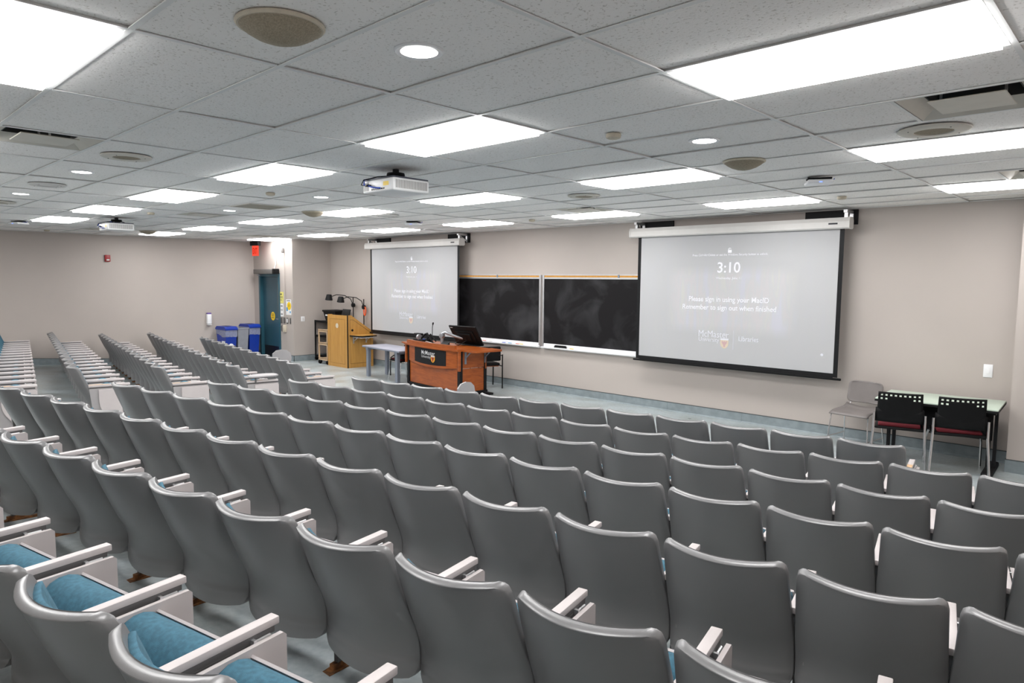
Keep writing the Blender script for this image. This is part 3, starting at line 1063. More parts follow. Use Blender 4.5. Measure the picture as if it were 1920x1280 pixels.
# plate that closes a row at the aisle
ME['end_panel'] = MB().prism([(0.11, 0.49), (0.15, 0.10), (0.18, 0.06), (0.50, 0.06), (0.535, 0.10), (0.535, 0.49)], 'x', 0.020, 0.034).mesh('end_panel', M_endpanel, smooth=False)
ME['end_inset'] = MB().prism(panel_poly(0.205, 0.53, 0.10, 0.478, 0.24), 'x', 0.034, 0.056).mesh('end_inset', M_arm, smooth=False)
ME['arm_worn_top'] = MB().rbox(-0.021, 0.019, 0.11, 0.32, 0.535, 0.5365, 0.0006, 1).mesh('arm_worn_top', M_armworn, smooth=False)
# writing tablets that are not folded away
tb = [(0.0, 0.02), (0.03, 0.0), (0.10, -0.01), (0.30, 0.0), (0.36, 0.05), (0.36, 0.16), (0.33, 0.24), (0.22, 0.27), (0.10, 0.25), (0.02, 0.17)]
ME['tablet_flat'] = MB().prism([(-(q) + 0.05, 0.13 + p * 1.15) for p, q in tb], 'z', 0.580, 0.598).mesh('writing_tablet', M_grey_tablet, smooth=False)
ME['tablet_bracket'] = MB().tube([(0.03, 0.22, 0.50), (0.03, 0.22, 0.56), (-0.04, 0.24, 0.58)], 0.012, 8).mesh('tablet_bracket', M_steelgrey)
up = [(0.0, 0.0), (0.20, 0.0), (0.22, 0.10), (0.20, 0.19), (0.14, 0.245), (0.05, 0.262), (-0.04, 0.245), (-0.10, 0.19), (-0.10, 0.10)]
ME['tablet_up'] = MB().prism([(p * 1.05 + 0.33, 0.54 + q * .92) for p, q in up], 'x', 0.026, 0.044).mesh('writing_tablet', M_grey_tablet, smooth=False)


def side_parts(root, x, end, mirror=False):
    """the standard with arm on one side of a seat; end=True closes a row"""
    sgn = -1 if mirror else 1
    for nm in ('standard', 'foot', 'armrest', 'arm_channel'):
        o = ob(nm, ME[nm], parent=root, loc=(x, 0, 0))
        if nm == 'armrest' and end:
            ob('arm_worn_top', ME['arm_worn_top'], parent=o)
    if end:
        e = ob('end_panel', ME['end_panel'], parent=root, loc=(x, 0, 0))
        e.scale.x = sgn
        ob('end_inset', ME['end_inset'], parent=e)
    else:
        ob('tablet_panel', ME['tablet_panel'], parent=root, loc=(x, 0, 0))
        ob('tablet_hinge', ME['tablet_hinge'], parent=root, loc=(x, 0, 0))


def make_seat(left_end, right_end):
    root = thing('auditorium_seat', 'grey tip-up auditorium seat', 'seat')
    for nm in ('back_shell', 'back_cushion', 'seat_pan', 'seat_cushion'):
        ob(nm, ME[nm], parent=root)
    side_parts(root, RB, right_end)
    if left_end:
        side_parts(root, -RB, True, True)
    return root


PROTO = {}
PROTO[(0, 0)] = make_seat(False, False)
PROTO[(1, 0)] = make_seat(True, False)
PROTO[(0, 1)] = make_seat(False, True)
used = set()


def place_seat(kind, x, y, z, rz, label, group, sx=1.0):
    if kind in used:
        r = copy_tree(PROTO[kind])
    else:
        r = PROTO[kind]
        used.add(kind)
    r.location = (x, y, z)
    r.rotation_euler = (0, 0, rz)
    r.scale.x = sx
    tag(r, label, 'seat', group)
    return r


SEATS = {}
TH = 0.1998
# right-hand block: (row number, x, y of the left end of the back line, angle, seats)
RIGHT = [(1, -4.731, 2.191, 0.156, 12), (2, -4.663, 1.2605, TH, 15), (3, -4.7075, 0.32, TH, 15), (4, -4.749, -0.61, TH, 15),
         (5, -4.79, -1.554, TH, 15), (6, -4.79, -2.463, TH, 15), (7, -4.79, -3.39, TH, 15)]
LEFT = [(1, -6.38, 2.38, -0.15, 12, 0.485), (2, -6.25, 1.38, -0.185, 15, 0.53), (3, -6.20, 0.38, -0.185, 15, 0.53), (4, -6.20, -0.56, -0.185, 15, 0.53), (5, -6.20, -1.50, -0.185, 15, 0.53)]
RN = {1: 'front', 2: 'second', 3: 'third', 4: 'fourth', 5: 'fifth', 6: 'sixth', 7: 'seventh'}


def seat_visible(x, y, z, rz, m_=0):
    c, s = math.cos(rz), math.sin(rz)
    pts = []
    for lx_ in (-.25, 0, .25):
        for (ly_, lz) in ((0, .74), (.1, .5), (.17, .2), (.5, .52), (.3, .02)):
            pts.append((x + lx_ * c - ly_ * s, y + lx_ * s + ly_ * c, z + lz))
    return in_view(pts, m_, m_)


for (row, ox, oy, th, n) in RIGHT:
    k_vis = 0
    for i in range(n):
        d = (i + 0.5) * PITCH_X
        x, y = ox + d * math.cos(th), oy + d * math.sin(th)
        z = floor_z(y + 0.25) if row > 1 else 0.0
        if not seat_visible(x, y, z, th, 130):
            continue
        vis = seat_visible(x, y, z, th, 0)
        left_end, right_end = (i == 0), (i == n - 1)
        if row <= 5:
            lab = 'grey tip-up seat, %s from the centre aisle, %s row of the right block' % (ORD[i], RN[row])
        elif vis:
            lab = 'grey tip-up seat, %s from the left picture edge, %s' % (ORD[k_vis], 'second nearest row' if row == 6 else 'nearest row with teal cushions showing')
            k_vis += 1
        else:
            lab = 'grey tip-up seat, number %s from the aisle in row %s, cropped off the picture' % (ORD[i], RN[row])
        if not vis and row <= 5:
            pass
        kind = (1, 0) if left_end else ((0, 1) if right_end else (0, 0))
        SEATS[('R', row, i)] = place_seat(kind, x, y, z, th, lab, 'auditorium seats in the right block')
for (row, ox, oy, th, n, pitch) in LEFT:
    for i in range(n):
        d = (i + 0.5) * pitch
        x, y = ox - d * math.cos(th), oy - d * math.sin(th)
        z = floor_z(y + 0.25) if row > 1 else 0.0
        if not seat_visible(x, y, z, th, 130):
            continue
        lab = 'grey tip-up seat, %s from the centre aisle, %s row of the left block' % (ORD[i], RN[row])
        kind = (0, 1) if i == 0 else ((1, 0) if i == n - 1 else (0, 0))
        SEATS[('L', row, i)] = place_seat(kind, x, y, z, th, lab, 'auditorium seats in the left block', pitch / 0.53)
# unused prototypes must not stay in the scene
for k_, r in PROTO.items():
    if k_ not in used:
        for ch in list(r.children_recursive):
            bpy.data.objects.remove(ch, do_unlink=True)
        bpy.data.objects.remove(r, do_unlink=True)


def special_tablet(key, which, note):
    r = SEATS.get(key)
    if not r:
        return
    o = ob('writing_tablet', ME[which], parent=r, loc=(RB, 0, 0))
    o['label'] = note
    if which == 'tablet_flat':
        ob('tablet_bracket', ME['tablet_bracket'], parent=r, loc=(RB, 0, 0))


special_tablet(('R', 1, 2), 'tablet_up', 'raised grey writing tablet')
special_tablet(('L', 1, 4), 'tablet_up', 'raised grey writing tablet')
special_tablet(('L', 2, 0), 'tablet_flat', 'white writing tablet swung out flat')
# ------------------------------------------------------------------ projection screens
SY = 6.38


def shield(cx, zb, zt, w):
    """crest outline (x,z)"""
    h = zt - zb
    pts = [(cx - w / 2, zt), (cx + w / 2, zt), (cx + w / 2, zb + h * .45), (cx + w * .42, zb + h * .27), (cx + w * .25, zb + h * .10), (cx, zb),
           (cx - w * .25, zb + h * .10), (cx - w * .42, zb + h * .27), (cx - w / 2, zb + h * .45)]
    return pts


def eagle(cx, cz, s):
    """two spread wings, a body and a tail"""
    half = [(0, .42), (.07, .40), (.09, .30), (.10, .22), (.20, .34), (.36, .42), (.40, .30), (.36, .10), (.26, -.08), (.14, -.12), (.16, -.34), (.08, -.44), (0, -.46)]
    pts = half + [(-a, b) for a, b in half[-2:0:-1]]
    return [(cx + a * s, cz + b * s) for a, b in pts]


def flat(poly, y, t=0.0005, fn=None):
    mb = MB().prism(poly, 'y', y - t, y)
    return mb


def proj_screen(cx, label, case_label):
    t = thing('projection_screen', label, 'screen', (cx, SY, 1.78))
    W2, zt, zb = 1.468, 2.735 - 1.78, 0.862 - 1.78
    cl = ob('screen_cloth', MB().box(-W2, W2, -0.001, 0.001, zb, zt), M_screen, t, smooth=False)
    bw = 0.055
    ob('black_border', MB().box(-W2 - bw, -W2, -.0012, .0012, zb - .05, zt), M_black, cl, smooth=False)
    ob('black_border', MB().box(W2, W2 + bw, -.0012, .0012, zb - .05, zt), M_black, cl, smooth=False)
    ob('black_border', MB().box(-W2, W2, -.0012, .0012, zb - .06, zb), M_black, cl, smooth=False)
    ob('weight_bar', MB().rbox(-W2 - .10, W2 + .10, -.014, .014, zb - .085, zb - .055, .008), M_dark, t)
    # casing
    prof_ = [(-.075, 2.715), (-.075, 2.79), (-.055, 2.84), (.055, 2.84), (.075, 2.80), (.075, 2.72), (.05, 2.70), (-.055, 2.70)]
    cs = ob('screen_casing', MB().prism([(a, b - 1.78) for a, b in prof_], 'x', -W2 - .17, W2 + .12), M_offw, t, smooth=False)
    for s, xx in ((-1, -W2 - .17), (1, W2 + .12)):
        ob('end_cap', MB().prism([(a * 1.05, b - 1.78 + (.003 if b > 2.75 else -.003)) for a, b in prof_], 'x', xx - .012, xx + .012), M_offw, cs, smooth=False)
    ob('maker_plate', MB().box(W2 - .12, W2 - .01, -.0775, -.0745, 2.755 - 1.78, 2.775 - 1.78), M_ink, cs, smooth=False)
    # the projected picture
    y = -.003
    Z = lambda z: z - 1.78
    lk = ob('lock_icon', MB().box(-.028, .028, y - .0005, y, Z(2.435), Z(2.473)), M_text, cl, smooth=False)
    ob('lock_shackle', MB().tube([(-.018, y, Z(2.473)), (-.018, y, Z(2.49)), (-.008, y, Z(2.500)), (.008, y, Z(2.500)), (.018, y, Z(2.49))], .004, 6), M_text, lk)
    put_text('projected_text', 'Press Ctrl+Alt+Delete or use the Windows Security button to unlock.', -.012, y, Z(2.385), M_text, cl, width=1.13, height=.040, bold=.004)
    put_text('projected_clock', '3:10', -.007, y, Z(2.153), M_text, cl, width=.345, height=.152, bold=.014)
    put_text('projected_text', 'Wednesday, June 11', -.008, y, Z(2.052), M_text, cl, width=.38, height=.043, bold=.006)
    put_text('projected_text', 'Please sign in using your MacID', -.012, y, Z(1.715), M_text, cl, width=1.21, height=.096, bold=.014)
    put_text('projected_text', 'Remember to sign out when finished', -.010, y, Z(1.598), M_text, cl, width=1.415, height=.096, bold=.014)
    put_text('projected_logo_text', 'McMaster', -.44, y, Z(1.222), M_textdim, cl, width=.472, height=.096, align='LEFT')
    put_text('projected_logo_text', 'University', -.437, y, Z(1.140), M_textdim, cl, width=.322, height=.078, align='LEFT')
    put_text('projected_logo_text', 'Libraries', .18, y, Z(1.195), M_textdim, cl, width=.286, height=.068, align='LEFT', bold=.006)
    ob('logo_rule', MB().box(.098, .102, y - .0005, y, Z(1.066), Z(1.338)), M_textdim, cl, smooth=False)
    sh = ob('projected_crest', MB().prism(shield(-.033, Z(1.070), Z(1.218), .125), 'y', y - .0005, y), M_projgold, cl, smooth=False)
    ob('crest_eagle', MB().prism(eagle(-.033, Z(1.140), .10), 'y', y - .0015, y - .001), M_projred, sh, smooth=False)
    ob('crest_band', MB().box(-.033 - .0625, -.033 + .0625, y - .0015, y - .001, Z(1.193), Z(1.218)), M_textdim, sh, smooth=False)
    ob('cursor_icon', MB().lathe([(.018, 0), (.018, -.0005), (.013, -.0005), (.013, 0)], (1.32, y, Z(1.092)), 16, 'y'), M_textdim, cl)
    # wall brackets
    for xx0, xx1, side in ((-1.62, -1.03, -1), (0.955, 1.61, 1)):
        br = thing('screen_bracket', 'black wall plate with silver arm at the %s of the %s' % ('left end' if side < 0 else 'right end', case_label), 'bracket', (cx, SY, 0), 0, 'screen wall brackets')
        ob('wall_plate', MB().box(xx0, xx1, YF - SY - .03, YF - SY, 2.765, 2.952), M_black, br, smooth=False)
        ax = xx0 + .07 if side < 0 else xx1 - .07
        ob('bracket_arm', MB().box(ax - .022, ax + .022, -.06, YF - SY - .03, 2.90, 2.935).box(ax - .022, ax + .022, YF - SY - .045, YF - SY - .03, 2.77, 2.935).box(ax - .02, ax + .02, -.03, .01, 2.84, 2.90), M_alu, br, smooth=False)
        ob('bracket_brace', MB().tube([(ax, -.02, 2.905), (ax, YF - SY - .04, 2.79)], .010, 6), M_alu, br)


proj_screen(-1.565, 'large lit projection screen on the right of the front wall', 'right screen')
proj_screen(-8.80, 'lit projection screen on the left behind the teaching desk', 'left screen')

# ------------------------------------------------------------------ chalkboards
def chalkboard(x0, x1, label):
    t = thing('chalkboard', label, 'chalkboard', ((x0 + x1) / 2, YF, 0), 0, 'chalkboards')
    w = (x1 - x0) / 2
    ob('slate', MB().box(-w + .02, w - .02, -.030, 0, .89, 2.052), M_slate, t, smooth=False)
    ob('side_frame', MB().box(-w, -w + .035, -.042, 0, .82, 2.125), M_alu, t, smooth=False)
    ob('side_frame', MB().box(w - .035, w, -.042, 0, .82, 2.125), M_alu, t, smooth=False)
    ob('top_rail', MB().box(-w + .035, w - .035, -.038, 0, 2.052, 2.082).box(-w + .035, w - .035, -.040, 0, 2.113, 2.128), M_alu, t, smooth=False)
    ob('cork_strip', MB().box(-w + .035, w - .035, -.036, 0, 2.082, 2.113), M_cork, t, smooth=False)
    ob('map_hook', MB().box(w * .18, w * .18 + .03, -.05, -.036, 2.075, 2.125), M_brkt, t, smooth=False)
    ob('chalk_tray', MB().prism([(0, .80), (-.075, .80), (-.09, .815), (-.09, .835), (-.075, .828), (-.03, .828), (-.03, .892), (0, .892)], 'x', -w + .01, w - .01), M_white, t, smooth=False)
    return t


chalkboard(-8.02, -5.272, 'black chalkboard with smears just right of the left screen')
chalkboard(-5.225, -2.45, 'black chalkboard with smears just left of the right screen')
e = thing('chalk_eraser', 'black felt eraser on the tray of the right chalkboard', 'eraser', (-4.78, YF - .055, .8285), 0)
ob('felt_pad', MB().rbox(-.13, .13, -.024, .024, 0, .028, .006), M_black, e)
ob('grip', MB().rbox(-.125, .125, -.018, .018, .028, .046, .008), M_dark, e)
for x, m_, lab in ((-6.72, M_orange, 'orange chalk stick on the tray of the left chalkboard'), (-6.55, M_offw, 'pale chalk stick on the tray of the left chalkboard'),
                   (-6.18, M_blue, 'blue chalk stick on the tray of the left chalkboard'), (-6.02, M_blueink, 'light blue chalk stick on the tray of the left chalkboard'),
                   (-5.82, M_orange, 'reddish chalk stick left of the yellow chalk on the tray'), (-5.72, M_yellow, 'yellow chalk stick on the tray of the left chalkboard'),
                   (-4.52, M_yellow, 'yellow chalk stick beside the felt eraser')):
    tag(ob('chalk_stick', MB().tube([(-.04, 0, .007), (.04, .004, .007)], .007, 8), m_, loc=(x, YF - .06, .8285)), lab, 'chalk', 'chalk sticks on the trays')

# light switch on the front wall
t = thing('light_switch', 'white light switch plate on the wall above the folding table', 'switch', (1.518, YF, 1.035))
ob('cover_plate', MB().rbox(-.045, .045, -.008, 0, -.075, .075, .004), M_white, t)
ob('rocker', MB().rbox(-.018, .018, -.012, -.007, -.035, .035, .003), M_white, t)

# ------------------------------------------------------------------ lectern (oak)
LX0, LX1, LY0, LY1 = -11.21, -10.38, 5.78, 6.47
t = thing('lectern', 'light oak lectern with slanted side in the front left corner', 'lectern', ((LX0 + LX1) / 2, LY0, 0))
w = (LX1 - LX0) / 2
d = LY1 - LY0
sidep = [(0.02, 0), (0.02, 1.20), (0.11, 1.20), (0.17, 1.155), (d, 0.81), (d, 0)]
for nm, a, b in (('side_panel', w - .02, w), ('side_panel', -w, -w + .02)):
    pnl = ob(nm, MB().prism(sidep, 'x', a, b), M_oak, t, smooth=False)
    if a > 0:
        gx = w + .0008
        lines = [((.07, .10), (.07, 1.10)), ((.07, 1.10), (.16, 1.095)), ((.16, 1.095), (d - .06, .785)), ((d - .06, .785), (d - .06, .10)), ((.07, .10), (d - .06, .10))]
        for p, q in lines:
            ob('groove', MB().tube([(gx, p[0], p[1]), (gx, q[0], q[1])], .004, 4), M_oakdark, pnl)
        ob('cable_grommet', MB().lathe([(.028, 0), (.028, .003)], (w, .13, .86), 16, 'x'), M_black, pnl)
fp = ob('front_panel', MB().box(-w, w, 0, .02, 0, 1.195), M_oak, t, smooth=False)
for a, b, c, e_ in ((-w + .10, w - .10, .08, .086), (-w + .10, w - .10, 1.10, 1.106)):
    ob('groove', MB().box(a, b, -.0015, 0, c, e_), M_oakdark, fp, smooth=False)
for a in (-w + .10, w - .106):
    ob('groove', MB().box(a, a + .006, -.0015, 0, .086, 1.10), M_oakdark, fp, smooth=False)
gr = ob('hole_ring', MB().lathe([(.030, 0), (.055, 0), (.055, -.004), (.030, -.004)], (-.01, 0, .95), 24, 'y'), M_cream, fp)
ob('hole', MB().lathe([(.036, 0), (.036, -.003)], (-.004, 0, .95), 24, 'y'), M_black, gr)
ob('corner_edge', MB().box(w - .008, w + .003, -.004, .02, 0, 1.20), M_black, t, smooth=False)
ob('back_panel', MB().box(-w + .02, w - .02, d - .02, d, 0, .80), M_oak, t, smooth=False)
tp = [(.02, 1.10), (.02, 1.115), (.15, 1.115), (d - .03, .79), (d - .03, .775), (.14, 1.10)]
ob('desk_surface', MB().prism(tp, 'x', -w + .02, w - .02), M_oak, t, smooth=False)
fl_ = ob('side_shelf', MB().prism([(w, .06), (w + .34, .10), (w + .38, .14), (w + .38, .52), (w, .60)], 'z', .735, .760), M_oak, t, smooth=False)
ob('shelf_edge', MB().prism([(w + .002, .055), (w + .34, .094), (w + .386, .138), (w + .386, .526), (w + .002, .606)], 'z', .728, .752), M_black, fl_, smooth=False)
ob('shelf_paper', MB().box(w + .05, w + .36, .12, .45, .700, .712), M_paper, fl_, smooth=False)
for yy in (.14, .48):
    ob('shelf_bracket', MB().box(w, w + .012, yy, yy + .03, .56, .728).box(w, w + .26, yy, yy + .03, .716, .728).tube([(w + .006, yy + .015, .60), (w + .20, yy + .015, .72)], .010, 6), M_alu, fl_, smooth=False)

# small laptop on the lectern
t = thing('laptop', 'black laptop lid standing open on the oak lectern', 'laptop', (-10.72, 5.93, 1.12))
ob('screen_lid', MB().rbox(-.16, .16, -.01, .01, 0, .215, .004).xf(Matrix.Rotation(math.radians(-18), 4, 'X')), M_dark, t)
ob('keyboard_base', MB().box(-.16, .16, 0.0, .20, -.012, 0.0).xf(Matrix.Rotation(math.radians(-24), 4, 'X')), M_dark, t, smooth=False)


# ------------------------------------------------------------------ carts behind the lectern
def cart(name, label, x, y, w_, d_, zs, m_, wheel_m, tray):
    t = thing(name, label, 'cart', (x, y, 0))
    for sx in (-1, 1):
        for sy in (-1, 1):
            ob('post', MB().box(sx * (w_ / 2 - .015) - .014, sx * (w_ / 2 - .015) + .014, sy * (d_ / 2 - .015) - .014, sy * (d_ / 2 - .015) + .014, .10, zs[-1]), m_, t, smooth=False)
            cs = ob('caster', MB().lathe([(.045, -.014), (.05, -.010), (.05, .010), (.045, .014)], (sx * (w_ / 2 - .03), sy * (d_ / 2 - .03), .05), 16, 'x'), wheel_m, t)
            ob('caster_fork', MB().box(sx * (w_ / 2 - .03) - .022, sx * (w_ / 2 - .03) + .022, sy * (d_ / 2 - .03) - .012, sy * (d_ / 2 - .03) + .012, .06, .105), M_steelgrey, cs, smooth=False)
    for z in zs:
        ob('shelf', MB().box(-w_ / 2, w_ / 2, -d_ / 2, d_ / 2, z - .012, z).box(-w_ / 2, w_ / 2, -d_ / 2, -d_ / 2 + .012, z - tray, z + .02).box(-w_ / 2, w_ / 2, d_ / 2 - .012, d_ / 2, z - tray, z + .02), m_, t, smooth=False)
    return t


cart('equipment_cart', 'tall black metal cart beside the oak lectern', -11.98, 6.32, .74, .44, (.12, .62, .98), M_black, M_dark, .035)
cart('utility_cart', 'small beige three-shelf cart beside the oak lectern', -11.44, 5.93, .40, .30, (.14, .50, .81), M_beige, M_dark, .045)
t = thing('storage_tote', 'black lidded plastic tote on the tall black cart', 'box', (-11.68, 6.30, 1.005))
ob('tub', MB().add([(-.22, -.15, 0), (.22, -.15, 0), (.22, .15, 0), (-.22, .15, 0), (-.27, -.19, .22), (.27, -.19, .22), (.27, .19, .22), (-.27, .19, .22)],
                   [(3, 2, 1, 0), (4, 5, 6, 7), (0, 1, 5, 4), (1, 2, 6, 5), (2, 3, 7, 6), (3, 0, 4, 7)]), M_dark, t, smooth=False)
ob('lid', MB().rbox(-.29, .29, -.21, .21, .215, .26, .012), M_dark, t)
ob('label_strip', MB().box(-.18, -.06, -.186, -.175, .12, .15), M_paper, t, smooth=False)


def task_lamp(label, base, head, knee, tilt, ring):
    t = thing('task_lamp', label, 'lamp', base)
    bx_, by_, bz_ = base
    H = Vector(head) - Vector(base)
    K = Vector(knee) - Vector(base)
    ob('stand', MB().tube([(0, 0, 0), (0, 0, K.z * .55), (0, 0, K.z * .98)], .012, 8), M_black, t)
    ob('clamp_base', MB().rbox(-.06, .06, -.06, .06, 0, .03, .01), M_black, t)
    ob('joint', MB().lathe([(.0005, -.03), (.05, -.028), (.05, .028), (.0005, .03)], (0, 0, K.z * .86), 16, 'y'), M_black, t)
    ob('arm', MB().tube([(0, 0, K.z * .86), (K.x * .3, K.y * .3, K.z * .95), (K.x, K.y, K.z), (K.x + (H.x - K.x) * .5, H.y * .7, K.z + .02), (H.x + .05, H.y, H.z)], .010, 8), M_black, t)
    hd = MB().lathe([(.085, -.075), (.09, -.07), (.062, .05), (.055, .06), (.0005, .062)], (0, 0, 0), 20, 'z')
    hd.xf(Matrix.Translation(H) @ Matrix.Rotation(tilt, 4, 'Y'))
    ob('lamp_head', hd, M_black, t)
    if ring:
        ob('orange_collar', MB().tube([(.04 * math.cos(a) + .04, 0, K.z * .80 + .10 * math.sin(a)) for a in [math.pi * 2 * k / 16 for k in range(17)]], .014, 8), M_orange, t)
    return t


task_lamp('black task lamp with its head turned left above the tote', (-11.25, 6.51, .0), (-11.82, 6.2, 1.58), (-11.44, 6.4, 1.62), 0.12, False)
task_lamp('black task lamp with an orange collar behind the lectern', (-10.82, 6.52, .0), (-11.30, 6.2, 1.54), (-10.98, 6.42, 1.58), 0.12, True)

# wall plate above the cart
t = thing('wall_socket_plate', 'white socket plate on the short wall left of the cart', 'socket', (XD, 5.80, 1.035), 0)
ob('cover_plate', MB().rbox(0, .008, -.05, .05, -.06, .06, .003), M_white, t)
ob('socket', MB().rbox(.007, .012, -.02, .02, -.035, .035, .002), M_offw, t)

# ------------------------------------------------------------------ teaching desk (cherry)
A = math.radians(-6.8)
dvx, dvy = math.cos(A), math.sin(A)
BRx, BRy = -5.76, 5.69
DW, DD = 0.875, 0.60
# root at the middle of the front edge
rx = BRx - dvx * DW - (-dvy) * DD
ry = BRy - dvy * DW - (dvx) * DD
t = thing('teaching_desk', 'cherry wood teaching desk with a black university sign in front', 'desk', (rx, ry, 0), A)


def bow(x):
    return -0.075 * (1 - (x / 0.80) ** 2)


def bowed(x0, x1, z0, z1, t_, off=0.0, n=16, zfun=None):
    mb = MB()
    xs_ = [x0 + (x1 - x0) * k / n for k in range(n + 1)]
    poly = [(x, bow(x) - off) for x in xs_] + [(x, bow(x) - off + t_) for x in xs_[::-1]]
    mb.prism(poly, 'z', z0, z1)
    mb.v = [(x, y, z - (0.05 * (1 - (x / 0.80) ** 2) if abs(z - z0) < 1e-6 else 0)) for x, y, z in mb.v]
    return mb


ob('lower_front_panel', MB().box(-.80, .80, .02, .045, .07, .475), M_cherry, t, smooth=False)
up_ = ob('upper_front_panel', bowed(-.80, .80, .485, .775, .10), M_cherry, t)
for x in (-.845, .845):
    for y in (.03, .555):
        ob('corner_post', MB().box(x - .038, x + .038, y - .03, y + .03, .03, .785), M_black, t, smooth=False)
for x in (-.885, .875):
    ob('edge_strip', MB().box(x - .022, x + .022, -.030, .012, .44, .785), M_cherry, t, smooth=False)
ob('lower_side_panel', MB().box(.855, .872, .065, .53, .07, .475), M_cherry, t, smooth=False)
ob('upper_side_panel', MB().box(.858, .880, .065, .53, .485, .785), M_cherry, t, smooth=False)
ob('lower_side_panel', MB().box(-.872, -.855, .065, .53, .07, .475), M_cherry, t, smooth=False)
ob('upper_side_panel', MB().box(-.880, -.858, .065, .53, .485, .785), M_cherry, t, smooth=False)
ob('edge_strip', MB().box(.87, .895, .545, .57, .455, .785), M_cherry, t, smooth=False)
ob('plinth', MB().box(-.87, .89, .0, .60, .0, .07), M_black, t, smooth=False)
ob('plinth_foot', MB().box(.86, 1.06, .50, .60, .0, .035), M_black, t, smooth=False)
n = 18
xs_ = [-.90 + 1.80 * k / n for k in range(n + 1)]
front = [(x, -.06 - .075 * max(0, 1 - (x / .82) ** 2)) for x in xs_]
ob('desk_top', MB().prism(front + [(.90, .62), (-.90, .62)], 'z', .785, .815), M_cherry, t)
rimf = [(x, y + .012) for x, y in front if abs(x) <= .86]
ob('raised_rim', MB().prism(rimf + [(x, y + .045) for x, y in rimf[::-1]], 'z', .815, .885), M_cherry, t)
ob('left_flap', MB().box(-1.12, -.90, .02, .40, .79, .812), M_cherry, t, smooth=False)
rf = ob('right_flap', MB().prism([(.90, .03), (1.20, .03), (1.27, .08), (1.27, .62), (1.20, .68), (.90, .68)], 'z', .787, .813), M_cherry, t, smooth=False)
for yy in (.10, .53):
    ob('flap_bracket', MB().box(.88, .895, yy, yy + .035, .56, .787).box(.88, 1.10, yy, yy + .035, .772, .787).tube([(.89, yy + .017, .66), (1.04, yy + .017, .78)], .011, 6), M_brkt, rf, smooth=False)
kt = ob('keyboard_tray', MB().box(-1.08, -.88, .05, .38, .725, .745), M_dark, t, smooth=False)
ob('keyboard', MB().rbox(-1.07, -.92, .06, .36, .745, .758, .004), M_dark, kt)
# black sign following the bowed panel
sg = ob('black_sign', bowed(-.52, .52, .530, .765, .004, .005), M_black, t)
fn = lambda x, z: (x, bow(x) - .0105, z)
put_text('sign_lettering', 'McMaster', -.235, 0, .655, M_letter, sg, width=.45, height=.075, align='LEFT', fn=fn, bold=.004)
put_text('sign_lettering', 'University', -.235, 0, .580, M_letter, sg, width=.315, height=.065, align='LEFT', fn=fn)
cr_ = [fn(a, b) for a, b in shield(.155, .528, .655, .125)]
cm = MB()
nn = len(cr_)
cm.add(cr_ + [(a, b - .002, c) for a, b, c in cr_], [tuple(range(nn)), tuple(range(nn, 2 * nn))] + [(i, (i + 1) % nn, nn + (i + 1) % nn, nn + i) for i in range(nn)])
cro = ob('crest', cm, M_gold, sg, smooth=False)
eg = [(a, bow(a) - .0145, c) for a, c in eagle(.155, .590, .10)]
ob('crest_eagle', MB().add(eg, [tuple(range(len(eg)))]), M_maroon, cro, smooth=False)
bd = [(a, bow(a) - .0145, c) for a, c in ((.095, .630), (.215, .630), (.215, .652), (.095, .652))]
ob('crest_band', MB().add(bd, [(0, 1, 2, 3)]), M_letter, cro, smooth=False)

MD = Matrix.Translation((rx, ry, 0)) @ Matrix.Rotation(A, 4, 'Z')


def on_desk(x, y, z):
    return tuple(MD @ Vector((x, y, z)))


# monitor on an arm, seen from behind
t = thing('monitor', 'black monitor tilted back on a silver arm on the desk', 'monitor', on_desk(.22, .38, .815), A + math.radians(12))
R = Matrix.Translation((.12, .26, -.005)) @ Matrix.Rotation(math.radians(34), 4, 'X')
ob('monitor_panel', MB().rbox(-.33, .33, .0, .028, .02, .44, .008).rbox(-.22, .22, -.022, .004, .08, .34, .012).xf(R), M_dark, t)
ob('rear_bulge', MB().rbox(-.15, .15, -.05, -.018, .14, .30, .012).xf(R), M_dark, t)
ob('maker_mark', MB().box(-.30, -.24, -.0015, .0, .395, .410).xf(R), M_letter, t, smooth=False)
ob('stand_foot', MB().rbox(-.02, .40, .18, .32, .0, .012, .004), M_dark, t)
ob('silver_arm', MB().tube([(-.30, -.06, .0), (-.30, -.06, .13), (-.29, -.05, .21), (-.24, -.03, .235), (-.10, .03, .18), (.06, .12, .13)], [.030, .030, .034, .032, .026, .022], 10), M_silver, t)
ob('arm_joint', MB().lathe([(.0005, -.04), (.045, -.035), (.045, .035), (.0005, .04)], (-.30, -.06, .17), 16, 'y'), M_silver, t)
ob('video_cable', MB().tube([(.06, .05, .12), (-.02, .0, .03), (.08, -.03, .015), (.20, .06, .10), (.15, .12, .16)], .006, 6), M_dark, t)
# gooseneck microphone
t = thing('gooseneck_microphone', 'black gooseneck microphone standing up from the desk', 'microphone', on_desk(-.50, .33, .815), A)
ob('base', MB().lathe([(.05, 0), (.05, .012), (.02, .022), (.0005, .024)], n=20), M_dark, t)
ob('gooseneck', MB().tube([(0, 0, .02), (0, 0, .16), (.005, 0, .30), (.02, 0, .36)], .0065, 8), M_dark, t)
ob('microphone_head', MB().tube([(.018, 0, .35), (.024, 0, .368), (.032, 0, .395)], [.010, .015, .012], 10), M_dark, t)
